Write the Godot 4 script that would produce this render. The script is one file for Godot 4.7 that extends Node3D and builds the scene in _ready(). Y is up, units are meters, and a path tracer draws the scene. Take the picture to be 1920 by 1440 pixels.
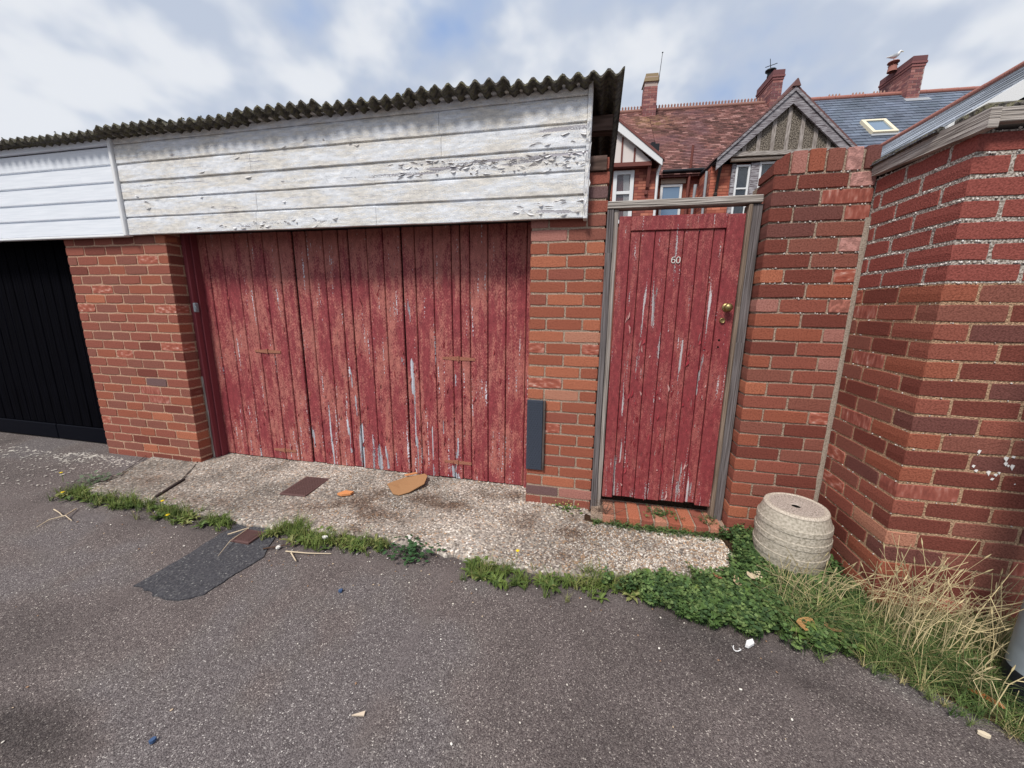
extends Node3D

# ---------------------------------------------------------------- mesh builder
class MB:
	var v := PackedVector3Array()
	var n := PackedVector3Array()
	var uv := PackedVector2Array()
	var c := PackedColorArray()
	var col := Color.WHITE
	var uvm := 3            # 0 = xy, 1 = xz, 2 = zy, 3 = by normal
	var uo := Vector2.ZERO
	var us := Vector2.ONE
	func _uv(p: Vector3, nn: Vector3) -> Vector2:
		var q: Vector2
		var m := uvm
		if m == 3:
			var a := nn.abs()
			m = 1 if a.y > a.x and a.y > a.z else (2 if a.x > a.z else 0)
		if m == 0: q = Vector2(p.x, -p.y)
		elif m == 1: q = Vector2(p.x, p.z)
		else: q = Vector2(p.z, -p.y)
		return (q - uo) * us
	func tri(a: Vector3, b: Vector3, d: Vector3, want: Vector3) -> void:
		var nn := (b - a).cross(d - a)
		if nn.length_squared() < 1e-16: return
		nn = nn.normalized()
		if nn.dot(want) < 0.0: nn = -nn
		tri3(a, b, d, nn, nn, nn)
	func tri3(a: Vector3, b: Vector3, d: Vector3, na: Vector3, nb: Vector3, nd: Vector3) -> void:
		var f := na + nb + nd
		if (b - a).cross(d - a).dot(f) > 0.0:
			v.append(a); v.append(d); v.append(b)
			n.append(na); n.append(nd); n.append(nb)
			uv.append(_uv(a, f)); uv.append(_uv(d, f)); uv.append(_uv(b, f))
		else:
			v.append(a); v.append(b); v.append(d)
			n.append(na); n.append(nb); n.append(nd)
			uv.append(_uv(a, f)); uv.append(_uv(b, f)); uv.append(_uv(d, f))
		c.append(col); c.append(col); c.append(col)
	func quad(a: Vector3, b: Vector3, d: Vector3, e: Vector3, want: Vector3) -> void:
		tri(a, b, d, want); tri(a, d, e, want)
	func box(lo: Vector3, hi: Vector3, xf := Transform3D.IDENTITY) -> void:
		hexa([Vector3(lo.x, lo.y, hi.z), Vector3(hi.x, lo.y, hi.z), Vector3(hi.x, hi.y, hi.z), Vector3(lo.x, hi.y, hi.z),
			Vector3(lo.x, lo.y, lo.z), Vector3(hi.x, lo.y, lo.z), Vector3(hi.x, hi.y, lo.z), Vector3(lo.x, hi.y, lo.z)], xf)
	func hexa(p: Array, xf := Transform3D.IDENTITY) -> void:   # front 4 (bl br tr tl), back 4
		var q := []
		var m := Vector3.ZERO
		for x in p:
			var y: Vector3 = xf * x
			q.append(y); m += y / 8.0
		for f in [[0, 1, 2, 3], [4, 5, 6, 7], [0, 1, 5, 4], [3, 2, 6, 7], [0, 3, 7, 4], [1, 2, 6, 5]]:
			var ctr: Vector3 = (q[f[0]] + q[f[1]] + q[f[2]] + q[f[3]]) / 4.0
			quad(q[f[0]], q[f[1]], q[f[2]], q[f[3]], ctr - m)
	func bev(lo: Vector3, hi: Vector3, b: float, xf := Transform3D.IDENTITY) -> void:
		var ctr := (lo + hi) / 2.0
		var h := (hi - lo) / 2.0
		b = minf(b, minf(h.x, minf(h.y, h.z)) * 0.9)
		var ax := [Vector3.RIGHT, Vector3.UP, Vector3.BACK]
		var ct := xf * ctr
		for i in 3:
			var j := (i + 1) % 3
			var k := (i + 2) % 3
			for s in [-1.0, 1.0]:
				var o: Vector3 = ctr + ax[i] * (h[i] * s)
				var uj: Vector3 = ax[j] * (h[j] - b)
				var uk: Vector3 = ax[k] * (h[k] - b)
				quad(xf * (o - uj - uk), xf * (o + uj - uk), xf * (o + uj + uk), xf * (o - uj + uk), xf.basis * (ax[i] * s))
			for s in [-1.0, 1.0]:
				for t in [-1.0, 1.0]:   # edges along k
					var a: Vector3 = ctr + ax[i] * (h[i] * s) + ax[j] * ((h[j] - b) * t)
					var d: Vector3 = ctr + ax[i] * ((h[i] - b) * s) + ax[j] * (h[j] * t)
					var u: Vector3 = ax[k] * (h[k] - b)
					quad(xf * (a - u), xf * (a + u), xf * (d + u), xf * (d - u), xf.basis * (ax[i] * s + ax[j] * t))
		for s in [-1.0, 1.0]:
			for t in [-1.0, 1.0]:
				for r in [-1.0, 1.0]:
					var q := Vector3(s, t, r)
					var i0 := ctr + q * Vector3(h.x, h.y - b, h.z - b)
					var i1 := ctr + q * Vector3(h.x - b, h.y, h.z - b)
					var i2 := ctr + q * Vector3(h.x - b, h.y - b, h.z)
					tri(xf * i0, xf * i1, xf * i2, xf.basis * q)
	func tube(pts: Array, rad: Array, sides := 8, cap := true) -> void:
		var rings := []
		var nrm := []
		var up := Vector3.UP
		for i in pts.size():
			var d: Vector3 = (pts[mini(i + 1, pts.size() - 1)] - pts[maxi(i - 1, 0)]).normalized()
			if absf(d.dot(up)) > 0.95: up = Vector3.RIGHT if absf(d.x) < 0.9 else Vector3.BACK
			var s := d.cross(up).normalized()
			var t := s.cross(d).normalized()
			up = t
			var ring := []
			var nn := []
			for k in sides:
				var a := TAU * k / sides
				var w := s * cos(a) + t * sin(a)
				ring.append(pts[i] + w * rad[i]); nn.append(w)
			rings.append(ring); nrm.append(nn)
		for i in pts.size() - 1:
			for k in sides:
				var l := (k + 1) % sides
				tri3(rings[i][k], rings[i][l], rings[i + 1][l], nrm[i][k], nrm[i][l], nrm[i + 1][l])
				tri3(rings[i][k], rings[i + 1][l], rings[i + 1][k], nrm[i][k], nrm[i + 1][l], nrm[i + 1][k])
		if cap:
			for e in [0, pts.size() - 1]:
				var d: Vector3 = (pts[0] - pts[1]) if e == 0 else (pts[e] - pts[e - 1])
				for k in range(1, sides - 1): tri(rings[e][0], rings[e][k], rings[e][k + 1], d)
	func lathe(prof: Array, sides := 32, at := Vector3.ZERO, wob := 0.0) -> void:   # prof: Vector2(r, y)
		var nrm := []
		for i in prof.size():
			var d: Vector2 = prof[mini(i + 1, prof.size() - 1)] - prof[maxi(i - 1, 0)]
			nrm.append(Vector2(d.y, -d.x).normalized())
		for i in prof.size() - 1:
			for k in sides:
				var q := []
				for e in [[i, k], [i, k + 1], [i + 1, k + 1], [i + 1, k]]:
					var a: float = TAU * (e[1] % sides) / sides
					var w: float = 1.0 + wob * sin(a * 3.0 + prof[e[0]].y * 9.0)
					q.append([at + Vector3(cos(a) * prof[e[0]].x * w, prof[e[0]].y, sin(a) * prof[e[0]].x * w), Vector3(cos(a) * nrm[e[0]].x, nrm[e[0]].y, sin(a) * nrm[e[0]].x)])
				if (q[0][0] - q[1][0]).length() > 1e-6: tri3(q[0][0], q[1][0], q[2][0], q[0][1], q[1][1], q[2][1])
				if (q[2][0] - q[3][0]).length() > 1e-6: tri3(q[0][0], q[2][0], q[3][0], q[0][1], q[2][1], q[3][1])
	func done() -> ArrayMesh:
		var a := []
		a.resize(Mesh.ARRAY_MAX)
		a[Mesh.ARRAY_VERTEX] = v; a[Mesh.ARRAY_NORMAL] = n; a[Mesh.ARRAY_TEX_UV] = uv; a[Mesh.ARRAY_COLOR] = c
		var m := ArrayMesh.new()
		m.add_surface_from_arrays(Mesh.PRIMITIVE_TRIANGLES, a)
		return m

# ---------------------------------------------------------------- node helpers
var rng := RandomNumberGenerator.new()
var M := {}
var taken := {}

func numbered(s: String) -> String:
	if not taken.has(s):
		taken[s] = 0
		return s
	taken[s] += 1
	return "%s_%03d" % [s, taken[s]]

func thing(called: String, label: String, category: String, at := Vector3.ZERO, turn := 0.0, group := "") -> Node3D:
	var o := Node3D.new()
	o.name = numbered(called)
	add_child(o, true)
	o.position = at; o.rotation.y = turn
	o.set_meta("label", label); o.set_meta("category", category)
	if group != "": o.set_meta("group", group)
	return o

func part(called: String, mesh: Mesh, mat: Material, parent: Node, pos := Vector3.ZERO, basis := Basis.IDENTITY) -> MeshInstance3D:
	var o := MeshInstance3D.new()
	o.name = called
	o.mesh = mesh
	o.material_override = mat
	parent.add_child(o, true)
	o.transform = Transform3D(basis, pos)
	return o

func single(called: String, mesh: Mesh, mat: Material, label: String, category: String, at := Vector3.ZERO, basis := Basis.IDENTITY, group := "") -> MeshInstance3D:
	var o := part(numbered(called), mesh, mat, self, at, basis)
	o.set_meta("label", label); o.set_meta("category", category)
	if group != "": o.set_meta("group", group)
	return o

func struct(called: String, mesh: Mesh, mat: Material, at := Vector3.ZERO) -> MeshInstance3D:
	var o := part(numbered(called), mesh, mat, self, at)
	o.set_meta("kind", "structure")
	return o

func stuff(called: String, mesh: Mesh, mat: Material, xfs: Array, cols: Array, parent: Node, label := "", category := "") -> void:
	var mm := MultiMesh.new()
	mm.transform_format = MultiMesh.TRANSFORM_3D
	mm.use_colors = cols.size() > 0
	mm.mesh = mesh
	mm.instance_count = xfs.size()
	for i in xfs.size():
		mm.set_instance_transform(i, xfs[i])
		if cols.size() > 0: mm.set_instance_color(i, cols[i])
	var o := MultiMeshInstance3D.new()
	o.name = numbered(called) if parent == self else called
	o.multimesh = mm
	o.material_override = mat
	parent.add_child(o, true)
	o.set_meta("kind", "stuff")
	if label != "": o.set_meta("label", label); o.set_meta("category", category)

func lin(r: float, g: float, b: float) -> Color:      # 0..255 sRGB to a linear vertex colour
	return Color(r / 255.0, g / 255.0, b / 255.0).srgb_to_linear()

func rgb(r: float, g: float, b: float) -> Color:
	return Color(r / 255.0, g / 255.0, b / 255.0)

# ---------------------------------------------------------------- textures
func noise(sd: int, freq: float, oct := 4, type := FastNoiseLite.TYPE_SIMPLEX_SMOOTH, ret := -1) -> FastNoiseLite:
	var f := FastNoiseLite.new()
	f.seed = sd; f.frequency = freq; f.noise_type = type
	f.fractal_octaves = oct
	f.fractal_type = FastNoiseLite.FRACTAL_FBM if oct > 1 else FastNoiseLite.FRACTAL_NONE
	if ret >= 0: f.cellular_return_type = ret
	return f

func ntex(f: FastNoiseLite, size: int, ramp := [], h := 0) -> NoiseTexture2D:
	var t := NoiseTexture2D.new()
	t.width = size; t.height = h if h > 0 else size
	t.seamless = true; t.seamless_blend_skirt = 0.08
	t.noise = f
	if ramp.size() > 0:
		var g := Gradient.new()
		var off := PackedFloat32Array()
		var cs := PackedColorArray()
		for r in ramp:
			off.append(r[0]); cs.append(r[1])
		g.offsets = off; g.colors = cs
		t.color_ramp = g
	return t

func bytes(f: FastNoiseLite, w: int, h: int, sx := 1, sy := 1) -> PackedByteArray:   # noise stretched sx, sy times
	var im := f.get_image(maxi(4, w / sx), maxi(4, h / sy))
	if sx > 1 or sy > 1: im.resize(w, h, Image.INTERPOLATE_CUBIC)
	im.convert(Image.FORMAT_L8)
	return im.get_data()

func itex(d: PackedByteArray, w: int, h: int, fmt := Image.FORMAT_RGB8) -> ImageTexture:
	return ImageTexture.create_from_image(Image.create_from_data(w, h, false, fmt, d))

# layered flaking paint over bare wood; grain runs along v (vert) or u. bias: list of [u0, v0, u1, v1, halfwidth_u, halfwidth_v, strength]
func paint(w: int, h: int, sd: int, vert: bool, top: Array, under: Array, wood: Array, th_under: float, th_wood: float, bias: Array, low_wear: float, high_fade := 0.0) -> Array:
	var sm := bytes(noise(sd + 7, 0.07, 4), w, h, 1 if vert else 9, 9 if vert else 1)
	var big := bytes(noise(sd, 0.014, 5), w, h, 1 if vert else 4, 3 if vert else 1)
	var mid := bytes(noise(sd + 5, 0.06, 4), w, h, 1 if vert else 3, 2 if vert else 1)
	var fine := bytes(noise(sd + 1, 0.27, 4), w, h, 1 if vert else 2, 2 if vert else 1)
	var grit := bytes(noise(sd + 2, 0.33, 2), w, h)
	var streak := bytes(noise(sd + 3, 0.09, 3), w, h, 1 if vert else 28, 28 if vert else 1)
	var bw := w / 4
	var bh := h / 4
	var bi := PackedByteArray()
	bi.resize(bw * bh)
	bi.fill(90)
	for b in bias:
		var steps := int(maxf(absf(b[2] - b[0]) * bw, absf(b[3] - b[1]) * bh)) + 1
		var rx := maxi(1, int(b[4] * bw))
		var ry := maxi(1, int(b[5] * bh))
		for s in steps + 1:
			var t := float(s) / steps
			var cx := int(lerpf(b[0], b[2], t) * bw)
			var cy := int(lerpf(b[1], b[3], t) * bh)
			for y in range(maxi(0, cy - ry), mini(bh, cy + ry + 1)):
				for x in range(maxi(0, cx - rx), mini(bw, cx + rx + 1)):
					var q := 1.0 - Vector2(float(x - cx) / rx, float(y - cy) / ry).length_squared()
					if q > 0.0: bi[y * bw + x] = maxi(bi[y * bw + x], int(90 + 165 * q * b[6]))
	var bim := Image.create_from_data(bw, bh, false, Image.FORMAT_L8, bi)
	bim.resize(w, h, Image.INTERPOLATE_BILINEAR)
	bi = bim.get_data()
	var board := []
	for b in 22: board.append(rng.randf_range(-3.5, 3.5))
	var out := PackedByteArray()
	var hgt := PackedByteArray()
	out.resize(w * h * 3); hgt.resize(w * h)
	for y in h:
		var vv := float(y) / h
		var tw := th_wood - low_wear * maxf(0.0, vv - 0.72) * 3.0
		var tu := th_under + high_fade * maxf(0.0, 0.22 - vv) * 4.0
		for x in w:
			var i := y * w + x
			var bg := float(big[i])
			var fi := float(fine[i])
			var st := float(streak[i])
			var md := float(mid[i])
			var f: float = bg * 0.34 + md * 0.12 + fi * 0.34 + sm[i] * 0.2 - tu + board[(x if vert else y) * 21 / (w if vert else h)]
			var wv := st * 0.5 + fi * 0.3 + bg * 0.2 + (bi[i] - 90) * 0.75 - tw
			var g := 0.86 + grit[i] * 0.0011
			var k: Array
			var hh := 200.0
			if wv > 0.0:
				k = wood
				g *= 0.62 + st * 0.003
				hh = 60.0 + st * 0.25
				if wv < 2.5: g *= 0.8
			else:
				var q := smoothstep(-26.0, 22.0, f)
				if f > 0.0: q = lerpf(q, 1.0, 0.16)
				k = [lerpf(top[0], under[0], q), lerpf(top[1], under[1], q), lerpf(top[2], under[2], q)]
				g *= 0.84 + md * 0.0007 + fi * 0.0006
				hh = 215.0 + grit[i] * 0.08 if f <= 0.0 else 160.0 + grit[i] * 0.1
				if f > -1.6 and f <= 0.0: g *= 0.82
				var chip := md * 0.35 + fi * 0.65
				if chip > 168.0:
					g *= 1.04
					hh -= 30.0
				elif chip < 74.0:
					g *= 0.86
			out[i * 3] = clampi(int(k[0] * g), 0, 255)
			out[i * 3 + 1] = clampi(int(k[1] * g), 0, 255)
			out[i * 3 + 2] = clampi(int(k[2] * g), 0, 255)
			hgt[i] = clampi(int(hh), 0, 255)
	return [itex(out, w, h), itex(hgt, w, h, Image.FORMAT_L8)]

func palette_tex(src: PackedByteArray, w: int, h: int, ramp: Array) -> ImageTexture:
	var lut := []
	for i in 256:
		var t := i / 255.0
		var cc: Array = ramp[ramp.size() - 1][1]
		for r in ramp.size() - 1:
			if t <= ramp[r + 1][0]:
				var q := clampf((t - ramp[r][0]) / maxf(1e-4, ramp[r + 1][0] - ramp[r][0]), 0, 1)
				cc = [lerpf(ramp[r][1][0], ramp[r + 1][1][0], q), lerpf(ramp[r][1][1], ramp[r + 1][1][1], q), lerpf(ramp[r][1][2], ramp[r + 1][1][2], q)]
				break
		lut.append([int(cc[0]), int(cc[1]), int(cc[2])])
	var out := PackedByteArray()
	out.resize(w * h * 3)
	for i in w * h:
		var k: Array = lut[src[i]]
		out[i * 3] = k[0]; out[i * 3 + 1] = k[1]; out[i * 3 + 2] = k[2]
	return itex(out, w, h)

func mat(col: Color, rough := 0.9, tex: Texture2D = null, hgt: Texture2D = null, hs := 0.3) -> StandardMaterial3D:
	var m := StandardMaterial3D.new()
	m.albedo_color = col
	m.roughness = rough
	m.metallic_specular = 0.35
	if tex: m.albedo_texture = tex
	if hgt:
		m.heightmap_enabled = true
		m.heightmap_texture = hgt
		m.heightmap_scale = hs
	return m

func triplanar(m: StandardMaterial3D, scale: float, world := true) -> StandardMaterial3D:
	m.uv1_triplanar = true
	m.uv1_world_triplanar = world
	m.uv1_scale = Vector3.ONE * scale
	return m

func vcol(m: StandardMaterial3D) -> StandardMaterial3D:
	m.vertex_color_use_as_albedo = true
	return m

# ---------------------------------------------------------------- bricks
var brick_cache := {}
func brick_mesh(L: float, H: float, D: float) -> ArrayMesh:
	var key := "%d_%d_%d_%d" % [roundi(L * 200), roundi(H * 500), roundi(D * 100), rng.randi() % 4]
	if brick_cache.has(key): return brick_cache[key]
	L = roundi(L * 200) / 200.0; H = roundi(H * 500) / 500.0; D = roundi(D * 100) / 100.0
	var m := MB.new()
	var hx := L / 2.0
	var hy := H / 2.0
	var outer := []
	var nl := 3 if L > 0.15 else 2
	for i in nl: outer.append(Vector2(lerpf(-hx, hx, float(i) / nl), -hy))
	outer.append(Vector2(hx, -hy)); outer.append(Vector2(hx, 0))
	for i in nl: outer.append(Vector2(lerpf(hx, -hx, float(i) / nl), hy))
	outer.append(Vector2(-hx, hy)); outer.append(Vector2(-hx, 0))
	var ring := []
	var side := []
	for p in outer:
		var chip := rng.randf_range(0.0008, 0.0028)
		if rng.randf() < 0.12: chip += 0.003
		var corner: float = 0.0018 if absf(absf(p.x) - hx) < 1e-4 and absf(p.y) > 0.01 else 0.0
		var q := Vector2(p.x - signf(p.x) * corner, p.y - signf(p.y) * corner)
		side.append(Vector3(q.x, q.y, -chip * 1.3))
		var ins := Vector2(q.x - (signf(q.x) * chip if absf(absf(p.x) - hx) < 1e-4 else 0.0), q.y - (signf(q.y) * chip if absf(absf(p.y) - hy) < 1e-4 else 0.0))
		ring.append(Vector3(ins.x, ins.y, rng.randf_range(-0.0006, 0.0004)))
	var k := outer.size()
	for i in k:
		var j := (i + 1) % k
		m.tri(Vector3.ZERO, ring[i], ring[j], Vector3.BACK)
		var mid := Vector3(outer[i].x + outer[j].x, outer[i].y + outer[j].y, 0).normalized()
		m.quad(ring[i], ring[j], side[j], side[i], mid + Vector3(0, 0, 0.7))
		var b0: Vector3 = side[i]; b0.z = -D
		var b1: Vector3 = side[j]; b1.z = -D
		m.quad(side[i], side[j], b1, b0, mid)
	brick_cache[key] = m.done()
	return brick_cache[key]

func pick(set_: Array) -> Material:
	var t := 0.0
	for s in set_: t += s[1]
	var r := rng.randf() * t
	for s in set_:
		r -= s[1]
		if r <= 0.0: return M[s[0]]
	return M[set_[0][0]]

# one course from org along a direction; lens = brick lengths (negative = skip)
func course(parent: Node, org: Vector3, along: Vector3, out: Vector3, lens: Array, ch: float, depth: float, tones: Array, gap := 0.01, hgap := 0.0095) -> void:
	var x := 0.0
	var b := Basis(along, Vector3.UP, out)
	for l in lens:
		if l > 0.0:
			var tilt := Basis(out, rng.randf_range(-0.004, 0.004)) * Basis(Vector3.UP, rng.randf_range(-0.006, 0.006))
			part("brick", brick_mesh(l, ch - hgap, depth), pick(tones), parent,
				org + along * (x + l / 2.0) + out * rng.randf_range(-0.0015, 0.0012), tilt * b)
		x += absf(l) + gap

func core(parent: Node, lo: Vector3, hi: Vector3, m: Material, called := "mortar") -> void:
	var b := MB.new()
	b.box(lo, hi)
	part(called, b.done(), m, parent)

# shallow bricks on a far wall, one mesh
func brickface(mb: MB, org: Vector3, along: Vector3, out: Vector3, W: float, H: float, tones: Array, ch := 0.075) -> void:
	var rows := int(H / ch)
	var chh := H / rows
	for r in rows:
		var x := 0.0
		var first := true
		while x < W - 0.03:
			var l := 0.2155
			if first and r % 2 == 1: l = 0.1025
			first = false
			l = minf(l, W - x)
			mb.col = tones[rng.randi() % tones.size()] * rng.randf_range(0.85, 1.15)
			mb.col.a = 1.0
			var a := org + along * x + Vector3.UP * (r * chh + 0.005)
			var d := a + along * (l - 0.0) + Vector3.UP * (chh - 0.01)
			var p := 0.006
			var q := [a, a + along * (l - 0.0), d, a + Vector3.UP * (chh - 0.01)]
			mb.quad(q[0] + out * p, q[1] + out * p, q[2] + out * p, q[3] + out * p, out)
			mb.quad(q[0], q[1], q[1] + out * p, q[0] + out * p, Vector3.DOWN)
			mb.quad(q[3], q[2], q[2] + out * p, q[3] + out * p, Vector3.UP)
			mb.quad(q[0], q[3], q[3] + out * p, q[0] + out * p, -along)
			mb.quad(q[1], q[2], q[2] + out * p, q[1] + out * p, along)
			x += l + 0.01

# ---------------------------------------------------------------- scene
func _ready() -> void:
	rng.seed = 60
	camera_and_light()
	materials()
	ground()
	old_garage()
	next_garage()
	gate()
	gate_pier()
	corner_wall()
	shed_roof()
	houses()
	small_things()
	plants()

func camera_and_light() -> void:
	var cam := Camera3D.new()
	cam.name = "camera"
	add_child(cam)
	cam.position = Vector3(0, 1.345, 2.3765)
	cam.basis = Basis(Vector3.UP, 0.2133) * Basis(Vector3.RIGHT, -0.1994) * Basis(Vector3.BACK, 0.0113)
	cam.fov = rad_to_deg(2.0 * atan(720.0 / 702.3))
	cam.near = 0.05
	cam.far = 900.0
	cam.current = true
	var we := WorldEnvironment.new()
	we.name = "world"
	var env := Environment.new()
	env.background_mode = Environment.BG_SKY
	env.tonemap_mode = Environment.TONE_MAPPER_LINEAR
	env.tonemap_exposure = 1.2
	env.sdfgi_enabled = true; env.ssao_enabled = true; env.ssil_enabled = true
	env.sky = Sky.new()
	var pm := PanoramaSkyMaterial.new()
	pm.panorama = sky_texture()
	pm.energy_multiplier = 0.76
	env.sky.sky_material = pm
	we.environment = env
	add_child(we)
	var sun := DirectionalLight3D.new()
	sun.name = "sun"
	sun.light_energy = 1.0
	sun.light_angular_distance = 14.0
	sun.light_color = Color(1.0, 0.975, 0.94)
	sun.shadow_enabled = true
	add_child(sun)
	sun.look_at_from_position(Vector3(-0.26, 0.86, 0.6) * 50.0, Vector3.ZERO)

func sky_texture() -> ImageTexture:
	var w := 1536
	var h := 768
	var f1 := noise(11, 1.1, 6)
	var f2 := noise(12, 2.6, 7)
	var out := PackedByteArray()
	out.resize(w * h * 3)
	var holes := [[Vector3(-0.402, 0.479, -0.781), 0.14, 0.3], [Vector3(-0.433, 0.532, -0.727), 0.16, 0.2], [Vector3(0.367, 0.458, -0.809), 0.09, 0.6], [Vector3(0.16, 0.40, -0.9), 0.14, 0.13]]
	for y in h:
		var th := PI * (y + 0.5) / h
		for x in w:
			var ph := TAU * ((x + 0.5) / w - 0.5)
			var d := Vector3(sin(ph) * sin(th), cos(th), -cos(ph) * sin(th))
			var r := 216.0
			var g := 221.0
			var b := 228.0
			if d.y > -0.02:
				var p := Vector3(d.x, d.y * 0.5, d.z) / (maxf(d.y, 0.0) + 0.3)
				var n1 := f1.get_noise_3dv(p)
				var n2 := f2.get_noise_3dv(p * 1.3 + Vector3(3, 1, 7))
				var cov := 0.98 + n1 * 0.55 + n2 * 0.3
				for hl in holes:
					var a: float = 1.0 - d.dot(hl[0])
					cov -= hl[2] * exp(-a / (hl[1] * hl[1] * 0.5)) * (0.9 + n2 * 1.6)
				cov = smoothstep(0.3, 0.86, cov)
				var lum := 0.52 + n2 * 1.25 + n1 * 0.4
				lum = smoothstep(0.1, 0.95, lum)
				var cr := lerpf(200, 240, lum)
				var cg := lerpf(211, 244, lum)
				var cb := lerpf(230, 251, lum)
				r = lerpf(140, cr, cov); g = lerpf(174, cg, cov); b = lerpf(230, cb, cov)
			var i := (y * w + x) * 3
			out[i] = int(clampf(r, 0, 255)); out[i + 1] = int(clampf(g, 0, 255)); out[i + 2] = int(clampf(b, 0, 255))
	return itex(out, w, h)

func materials() -> void:
	# bricks: one shared grain, several clay tones, two bloomed
	var grain := ntex(noise(21, 0.07, 5), 512, [[0.0, rgb(176, 168, 165)], [0.36, rgb(218, 213, 210)], [0.6, rgb(242, 242, 242)], [1.0, rgb(255, 252, 248)]])
	var bh := ntex(noise(22, 0.09, 4), 512)
	var bloom := ntex(noise(23, 0.02, 6), 512, [[0.0, rgb(178, 168, 166)], [0.46, rgb(222, 216, 212)], [0.56, rgb(238, 228, 224)], [0.64, rgb(255, 248, 244)], [1.0, rgb(255, 255, 255)]])
	var tones := {
		"orange": rgb(190, 112, 86), "salmon": rgb(196, 132, 110), "red": rgb(160, 90, 76), "brown": rgb(150, 90, 78), "dark": rgb(126, 76, 70),
		"plum": rgb(124, 92, 92), "deep": rgb(132, 70, 60), "rust": rgb(168, 94, 74), "fresh": rgb(160, 84, 76), "buff": rgb(192, 160, 130), "rosy": rgb(184, 122, 112),
		"soot": rgb(98, 78, 80)}
	for t in tones:
		tones[t].r *= 0.955
		M[t] = triplanar(mat(tones[t], 0.88, grain, bh, 0.14), 2.6)
	M["bloom"] = triplanar(mat(rgb(190, 146, 140), 0.92, bloom, bh, 0.22), 2.3)
	M["bloom2"] = triplanar(mat(rgb(180, 122, 110), 0.92, bloom, bh, 0.22), 3.1)
	var run := noise(26, 0.025, 5)
	M["streak"] = triplanar(mat(Color.WHITE, 0.92, ntex(run, 512, [[0.0, rgb(120, 66, 58)], [0.45, rgb(148, 84, 72)], [0.6, rgb(160, 98, 86)], [0.76, rgb(170, 116, 104)], [0.92, rgb(196, 160, 150)], [1.0, rgb(222, 206, 200)]]), bh, 0.14), 1.0)
	M["streak"].uv1_scale = Vector3(2.6, 0.8, 2.6)
	M["smear"] = triplanar(mat(Color.WHITE, 0.92, ntex(noise(27, 0.03, 6), 512, [[0.0, rgb(120, 66, 56)], [0.46, rgb(154, 86, 70)], [0.62, rgb(166, 100, 84)], [0.8, rgb(184, 132, 118)], [1.0, rgb(214, 190, 180)]]), bh, 0.14), 1.0)
	M["smear"].uv1_scale = Vector3(1.0, 2.2, 1.0)
	var mg := ntex(noise(24, 0.06, 5), 512, [[0.0, rgb(110, 100, 92)], [0.45, rgb(205, 196, 186)], [1.0, rgb(255, 250, 242)]])
	M["mortar_pink"] = triplanar(mat(rgb(226, 190, 170), 0.95, mg, bh, 0.4), 3.0)
	M["mortar_grey"] = triplanar(mat(rgb(200, 184, 172), 0.95, mg, bh, 0.4), 3.0)
	M["mortar_tan"] = triplanar(mat(rgb(214, 184, 158), 0.95, mg, bh, 0.4), 3.0)
	var lichen := ntex(noise(25, 0.09, 5), 512, [[0.0, rgb(110, 104, 100)], [0.36, rgb(158, 150, 143)], [0.48, rgb(196, 190, 184)], [0.58, rgb(230, 228, 224)], [1.0, rgb(250, 250, 248)]])
	M["mortar_white"] = triplanar(mat(rgb(206, 200, 194), 0.95, lichen, bh, 0.25), 2.0)
	M["mortar_smooth"] = triplanar(mat(rgb(186, 178, 170), 0.9, mg, bh, 0.2), 4.0)
	# ground
	var chips := noise(31, 0.2, 1, FastNoiseLite.TYPE_CELLULAR, FastNoiseLite.RETURN_CELL_VALUE)
	var chip_h := noise(31, 0.2, 1, FastNoiseLite.TYPE_CELLULAR, FastNoiseLite.RETURN_DISTANCE)
	var ch_t := ntex(chip_h, 2048)
	M["asphalt"] = vcol(mat(Color.WHITE, 0.93, ntex(chips, 2048, [[0.0, rgb(78, 72, 73)], [0.4, rgb(100, 94, 94)], [0.75, rgb(118, 111, 111)], [0.93, rgb(132, 126, 125)], [0.975, rgb(158, 152, 149)], [1.0, rgb(214, 209, 204)]]), ch_t, -0.3))
	var chips2 := noise(33, 0.14, 1, FastNoiseLite.TYPE_CELLULAR, FastNoiseLite.RETURN_CELL_VALUE)
	M["patch"] = mat(Color.WHITE, 0.93, ntex(chips2, 1024, [[0.0, rgb(62, 62, 67)], [0.6, rgb(80, 80, 85)], [0.93, rgb(93, 93, 96)], [0.98, rgb(112, 112, 112)], [1.0, rgb(160, 160, 157)]]), ch_t, -0.25)
	var agg := noise(34, 0.10, 1, FastNoiseLite.TYPE_CELLULAR, FastNoiseLite.RETURN_CELL_VALUE)
	var agg_h := noise(34, 0.10, 1, FastNoiseLite.TYPE_CELLULAR, FastNoiseLite.RETURN_DISTANCE)
	M["concrete"] = vcol(mat(Color.WHITE, 0.95, ntex(agg, 2048, [[0.0, rgb(116, 109, 103)], [0.3, rgb(152, 145, 138)], [0.6, rgb(176, 169, 161)], [0.8, rgb(198, 191, 182)], [0.9, rgb(178, 152, 130)], [0.95, rgb(224, 218, 208)], [1.0, rgb(246, 242, 236)]]), ntex(agg_h, 2048), -0.45))
	M["soil"] = mat(rgb(88, 72, 58), 1.0, ntex(noise(36, 0.1, 5), 512, [[0.0, rgb(90, 80, 70)], [0.5, rgb(190, 176, 160)], [1.0, rgb(255, 245, 230)]]), bh, 1.2)
	M["pebble"] = vcol(mat(Color.WHITE, 0.7))
	M["vertex"] = vcol(mat(Color.WHITE, 0.85))
	M["leaf"] = vcol(mat(Color.WHITE, 0.6))
	M["leaf"].backlight_enabled = true
	M["leaf"].backlight = Color(0.12, 0.16, 0.05)
	# weathered timber
	var gw := bytes(noise(41, 0.11, 4), 256, 1024, 1, 30)
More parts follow.
